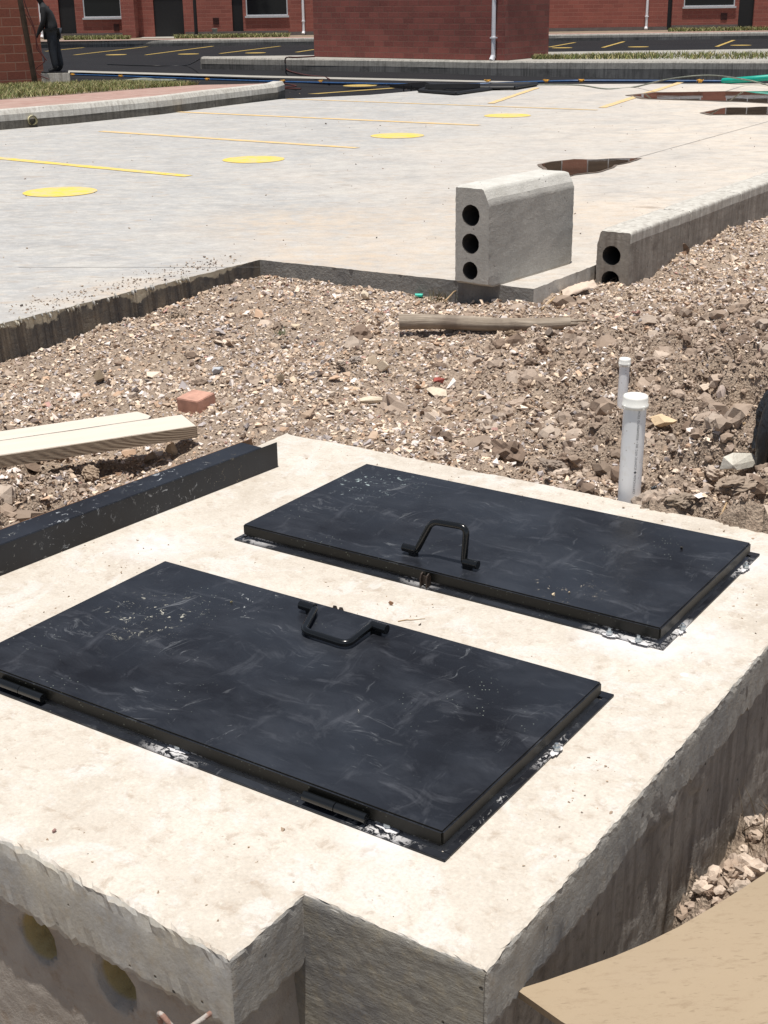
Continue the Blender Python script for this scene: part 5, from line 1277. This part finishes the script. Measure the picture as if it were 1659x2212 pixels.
q = at(1080, 186); t = thing('steel_cover_frame', q, 'flat black mesh steel cover lying right of the propped one', 'steel frame')
L_ = lambda u, v, z: at(u, v, z)-q
rect_frame([L_(1037, 190, .04), L_(1060, 183, .04), L_(1160, 181, .04), L_(1110, 189.5, .04)], .035, .03, 'frame', t, bars=7)
rect_frame([L_(985, 203, .02), L_(1040, 196, .02), L_(1075, 191, .02), L_(1010, 198, .02)], .02, .03, 'lower_bar', t)

# ------------------------------------------------------------ pale gutter strip, middle island
ga = [at(148, 154.5, -.29), at(553, 166, -.26), at(900, 174, -.15), at(1110, 179.5, -.005)]; gb = [at(148, 158.5, -.29), at(553, 170, -.26), at(900, 178, -.15), at(1110, 182.5, .003)]
bm = bmesh.new(); A = [bm.verts.new(p+Vector((0, 0, .03))) for p in ga]; B_ = [bm.verts.new(p+Vector((0, 0, .03))) for p in gb]
for i in range(3): bm.faces.new((A[i], A[i+1], B_[i+1], B_[i]))
o = from_bm('road_gutter', bm, MT['gutter']); o['kind'] = 'structure'
kft = [(434, 123.5, 146), (553, 125, 149), (833, 128, 156), (1060, 131.5, 166), (1283, 132, 173), (1480, 132, 176), (1900, 133, 183)]
hk = .50; kf = []
for (u, vt, vf) in kft: q = at(u, vt, 0); kf.append(Vector((q.x, q.y-.04, -hk)))
kerb_run('kerb', kf, hk, .2, MT['far_kerb'], MT['kerb_foot'], 'long tall kerb with black stained foot before the middle building', True, ch=.04, split=.66)
ip = [p+Vector((0, .15, hk-.006)) for p in kf]
isl = poly('island_pavement', ip + [Vector((ip[-1].x+2, 38.5, -.006)), Vector((ip[0].x+.1, 38.5, -.006))], MT['gutter'])
# end return of the kerb at the left tip
bm = bmesh.new(); a = kf[0]; box(bm, a.x-.02, a.y+.01, -hk, a.x+.2, 38.6, -.004, .02); o = from_bm('kerb_return', bm, MT['far_kerb'])
tag(o, 'short kerb return closing the left tip of the island', 'kerb')
zi = 0.0
gq = [at(1150, 128, zi), at(1420, 128, zi), at(1900, 128, zi)]; gr_ = [at(1150, 126, zi), at(1420, 118, zi), at(1900, 116, zi)]
blades('grass', quadp(gq, gr_), .10, 3800, MT['grass'], GC, 'patchy grass along the kerb right of the middle building', 'grass', 'stuff', wd=.012, seed=12, lean=1.3)
# middle building
ML = at(679, 122.5, zi); MR = at(1090, 131, zi); MB = at(1184, 122, zi)
print('mid', ML, MR, MB)
d = MR-ML; yw = math.atan2(d.y, d.x); Lf = d.length
side = (MB-MR)
mb = thing('brick_building', ML, 'dark red brick building in the middle standing behind the long kerb', 'building', yw)
ca, sa_ = math.cos(-yw), math.sin(-yw)
sl_ = Vector((side.x*ca-side.y*sa_, side.x*sa_+side.y*ca, 0))*1.0
def prism(bm, base, z0, z1):
    lo = [bm.verts.new((x, y, z0)) for x, y in base]; hi = [bm.verts.new((x, y, z1)) for x, y in base]; n = len(base)
    bm.faces.new(lo[::-1]); bm.faces.new(hi)
    for i in range(n): bm.faces.new((lo[i], lo[(i+1) % n], hi[(i+1) % n], hi[i]))
base = [(0, 0), (Lf, 0), (Lf+sl_.x, sl_.y), (0, sl_.y+1)]
bm = bmesh.new(); prism(bm, base, .0, 3.2); o = from_bm('wall', bm, MT['brick_mid'], mb)
uv = o.data.uv_layers.new(name='UVMap')
for pg in o.data.polygons:
    for li in pg.loop_indices:
        c = o.data.vertices[o.data.loops[li].vertex_index].co; nn = pg.normal; tdir = Vector((-nn.y, nn.x, 0))
        uv.data[li].uv = (c.dot(tdir), c.z)
bm = bmesh.new(); prism(bm, [(-.15, -.15), (Lf+.15, -.15), (Lf+sl_.x+.15, sl_.y), (-.15, sl_.y+1.15)], 3.202, 3.4); from_bm('roof', bm, MT['plinth'], mb)
def downpipe(par, x, y, z0, z1, r=.055):
    bm = bmesh.new(); tube(bm, [(x, y, z0+.08), (x, y, z1)], r, 12); dp = from_bm('downpipe', bm, MT['downpipe'], par)
    bm = bmesh.new(); tube(bm, [(x, y, z0+.10), (x-.01, y-.02, z0+.05), (x-.02, y-.05, z0+.01)], r*1.25, 12)
    from_bm('pipe_shoe', bm, MT['downpipe'], dp)
    for zc in (z0+.5, z0+1.5):
        bm = bmesh.new(); box(bm, x-r*1.3, y-r*1.2, zc, x+r*1.3, y+r*1.4, zc+.03); from_bm('pipe_bracket', bm, MT['downpipe'], dp)
pq = at(1064, 131, zi)-ML; px = pq.x*ca-pq.y*sa_
downpipe(mb, px, -.08, 0, 3.2, .05)

# ------------------------------------------------------------ far side: kerb, pavement, houses
fk = [at(-300, 104, ZR), at(140, 101, ZR), at(600, 97, ZR), at(1184, 89.5, ZR), at(1659, 85, ZR), at(2200, 78, ZR)]
for p in fk: print('fk', p[:], end=' ')
FY = sum(p.y for p in fk[1:5])/4
fk = [Vector((p.x, FY+(p.y-FY)*.3, ZR)) for p in fk]
kerb_run('kerb', fk, .25, .2, MT['far_kerb'], MT['kerb_foot'], 'far kerb in front of the red brick houses', True, ch=.05, split=.45)
FK = FY+.15
poly('far_pavement', [(-25, FK+.1), (30, FK+.1), (30, FK+1.25), (-25, FK+1.25)], MT['paving'], ZR+.246)
poly('far_yard', [(-25, FK+1.25), (30, FK+1.25), (30, FK+9), (-25, FK+9)], MT['ground'], ZR+.25)
WY = FK+4.0
def fx(u, v=60): return atY(u, v, WY).x
def fz(u, v): return atY(u, v, WY).z
zbL = fz(300, 72); zbR = fz(1400, 57); print('FY', FY, 'WY', WY, 'zb', zbL, zbR)
gz = ZR+.25
def house(label, u0, u1, zb_, wins, doors, vents, pipes, plinths, yoff=0.0, extra=None):
    x0, x1 = fx(u0), fx(u1); h = thing('row_house', (x0, WY, gz-.02), label, 'house')
    X = lambda u: fx(u)-x0
    Hh = 7.6
    # wall made of strips round the real openings (one per storey)
    ops = sorted([(X(a), X(b), z0_-gz, z1_-gz) for a, b, z0_, z1_ in wins+doors])
    cols = sorted({0.0, x1-x0} | {o_[0] for o_ in ops} | {o_[1] for o_ in ops}); bm = bmesh.new()
    for i in range(len(cols)-1):
        a, b = cols[i], cols[i+1]; mid = (a+b)/2; cuts = []
        for (oa, ob, z0_, z1_) in ops:
            if oa <= mid <= ob: cuts.append((z0_, z1_))
        z = .0; cuts.sort()
        for (c0, c1) in cuts:
            if c0 > z: box(bm, a, 0, z, b, .22, c0)
            z = max(z, c1)
        if z < Hh: box(bm, a, 0, z, b, .22, Hh)
    bmesh.ops.remove_doubles(bm, verts=bm.verts, dist=1e-4)
    seen = {}
    for f in list(bm.faces):
        k = tuple(sorted(v.index for v in f.verts))
        key = tuple(round(x, 3) for x in f.calc_center_median()); seen.setdefault(key, []).append(f)
    dele = [f for fs in seen.values() if len(fs) > 1 for f in fs]
    bmesh.ops.delete(bm, geom=dele, context='FACES')
    w_ = from_bm('wall', bm, MT['brick_far'], h); uv_box(w_)
    bm = bmesh.new(); box(bm, .0, .6, 0, x1-x0, .7, Hh); from_bm('inner_wall', bm, MT['black'], h)
    bm = bmesh.new(); box(bm, -.1, -.25, Hh+.002, x1-x0+.1, 6, Hh+.2); from_bm('roof', bm, MT['plinth'], h)
    for a, b, z0_, z1_ in wins:
        A_, B2_ = X(a), X(b); z0_ -= gz; z1_ -= gz; bm = bmesh.new(); t_ = .05
        box(bm, A_, .02, z0_, B2_, .08, z0_+t_); box(bm, A_, .02, z1_-t_, B2_, .08, z1_); box(bm, A_, .021, z0_+t_, A_+t_, .079, z1_-t_); box(bm, B2_-t_, .021, z0_+t_, B2_, .079, z1_-t_)
        if z0_ > 2: m2 = (A_+B2_)/2; box(bm, m2-.02, .021, z0_+t_, m2+.02, .079, z1_-t_)
        wn = from_bm('window', bm, MT['whiteframe'], h)
        bm = bmesh.new(); box(bm, A_+t_, .045, z0_+t_, B2_-t_, .055, z1_-t_); from_bm('pane', bm, MT['glass'], wn)
        bm = bmesh.new(); box(bm, A_-.05, -.06, z0_-.07, B2_+.05, .0195, z0_-.001); from_bm('sill', bm, MT['whiteframe'], wn)
    for a, b, z0_, z1_ in doors:
        bm = bmesh.new(); box(bm, X(a), .12, max(z0_-gz, .01), X(b), .16, z1_-gz); dd = from_bm('door', bm, MT['metalblack'], h)
    for (a, b, z0_, z1_) in vents:
        bm = bmesh.new(); box(bm, X(a), -.012, z0_-gz, X(b), -.003, z1_-gz)
        for k in range(5): zz_ = z0_-gz+(z1_-z0_)*(k+.5)/5; box(bm, X(a)+.01, -.018, zz_-.008, X(b)-.01, -.0122, zz_+.008)
        from_bm('vent', bm, MT['rustvent'], h)
    for u in pipes: downpipe(h, X(u), -.08, zb_-gz-.1, Hh)
    for (a, b, z0_, z1_) in plinths:
        bm = bmesh.new(); box(bm, X(a), -.05, z0_-gz-.25, X(b), -.003, z1_-gz); from_bm('plinth', bm, MT['plinth'], h)
    return h, X
MT['rustvent'] = plain('dark_red_vent', (.06, .015, .012), .6, .2)
def Zr(u, v): return fz(u, v)
zw = 1.35
wL = [(183, 265, Zr(220, 37), 1.75+gz), (533, 623, Zr(580, 33), 1.75+gz)]
up = []
for s_ in (2.6, 5.1):
    up += [(150, 270, gz+s_+.4, gz+s_+1.7), (430, 510, gz+s_+.4, gz+s_+1.7), (540, 640, gz+s_+.4, gz+s_+1.7), (700, 800, gz+s_+.4, gz+s_+1.7)]
hL, XL = house('red brick row house at the upper left with black doors and two white framed windows', 60, 900, zbL, wL+up,
    [(130, 165, gz, gz+2.1), (334, 398, gz, gz+2.3), (503, 526, gz, gz+2.1)], [(246, 258, Zr(250, 65), Zr(250, 51)), (461, 474, Zr(467, 52), Zr(467, 37))], [91, 656], [(98, 300, zbL-.02, zbL+.05), (400, 623, zbL-.02, zbL+.05), (624, 700, zbL-.2, zbL+.0)])
upr = []
for s_ in (2.6, 5.1):
    for k in range(7): upr.append((1130+k*150, 1225+k*150, gz+s_+.3, gz+s_+1.7))
hR, XR = house('red brick row house at the upper right with a white downpipe and a grey plinth', 905, 2150, zbR, [(1474, 1584, Zr(1530, 13), 1.75+gz)]+upr,
    [(1440, 1450, gz, gz+2.4), (1593, 1626, gz, gz+2.1)], [(1555, 1569, Zr(1560, 42), Zr(1560, 27))], [1395], [(1100, 1440, zbR-.25, zbR+.0), (1450, 1592, zbR-.1, zbR+.05)])
# projecting brick pier by the garage
bm = bmesh.new(); box(bm, fx(272), WY-.9, gz, fx(300), WY-.003, gz+7.5)
o = from_bm('brick_pier', bm, MT['brick_far']); uv_box(o); o.parent = hL; o.location = -Vector(hL.location)
# driveway and lawns
poly('driveway', [at(302, 83, gz), at(382, 83, gz), at(398, 70, gz), at(335, 70, gz)], MT['gutter'], gz+.008)
for (u0, u1, lab, sd_) in ((140, 282, 'short grass strip before the far left house, left of the driveway', 21), (378, 625, 'grass strip before the far left house, right of the driveway', 22), (1442, 1900, 'grass strip before the far right house', 23)):
    a = [Vector((atY(u0, 80, FK+1.5).x, FK+1.4, gz)), Vector((atY(u1, 80, FK+1.5).x, FK+1.4, gz))]; b = [Vector((fx(u0), WY-.3, gz)), Vector((fx(u1), WY-.3, gz))]
    blades('grass', quadp(a, b), .12, 3600, MT['grass'], GC, lab, 'grass', 'stuff', wd=.018, seed=sd_, lean=1.3)
# lamp post and stub before the house
q = atY(424, 71, WY-1.2); t = thing('lamp_post', (q.x, q.y, gz), 'thin black lamp post before the far left house', 'lamp post')
bm = bmesh.new(); tube(bm, [(0, 0, 0), (0, 0, 4.5)], [.075, .055], 12); from_bm('post', bm, MT['metalblack'], t)
bm = bmesh.new(); tube(bm, [(0, 0, 0.002), (0, 0, .06), (0, 0, .12)], [.2, .19, .09], 14); from_bm('base', bm, MT['metalblack'], t)
bm = bmesh.new(); tube(bm, [(0, 0, 4.51), (0, -.3, 4.7), (0, -.8, 4.72)], [.05, .04, .09], 10); from_bm('lamp_head', bm, MT['metalblack'], t)
q = atY(464, 69, WY-.6); bm = bmesh.new(); tube(bm, [(0, 0, 0), (0, 0, .30)], .11, 14); tube(bm, [(0, 0, .301), (0, 0, .33)], .13, 14)
tag(from_bm('vent_stub', bm, MT['gutter'], None, loc=(q.x, q.y, gz)), 'short pale concrete stub at the foot of the far left house', 'pipe stub')
# pipe stub in the left kerb
q = at(71, 264, .1); bm = bmesh.new(); dd = Vector((.55, -.8, 0)).normalized(); c = at(73, 274, 0)+Vector((0, -.055, .085))
tube(bm, [c-dd*.1, c+dd*.035], .06, 18, False); tube(bm, [c+dd*.035, c-dd*.1], .05, 18, False)
o = from_bm('drain_stub', bm, plain('cream_pvc', (.62, .57, .36), .5, .1)); tag(o, 'cream drain pipe end poking out of the left kerb', 'drain pipe')
bm = bmesh.new(); bmesh.ops.create_cone(bm, cap_ends=True, segments=18, radius1=.052, radius2=.052, depth=.01, matrix=Matrix.Translation(c-dd*.02) @ dd.to_track_quat('Z', 'Y').to_matrix().to_4x4())
b_ = from_bm('drain_bore_shade', bm, MT['black']); b_.parent = o  # black disc added as the shade inside the drain pipe
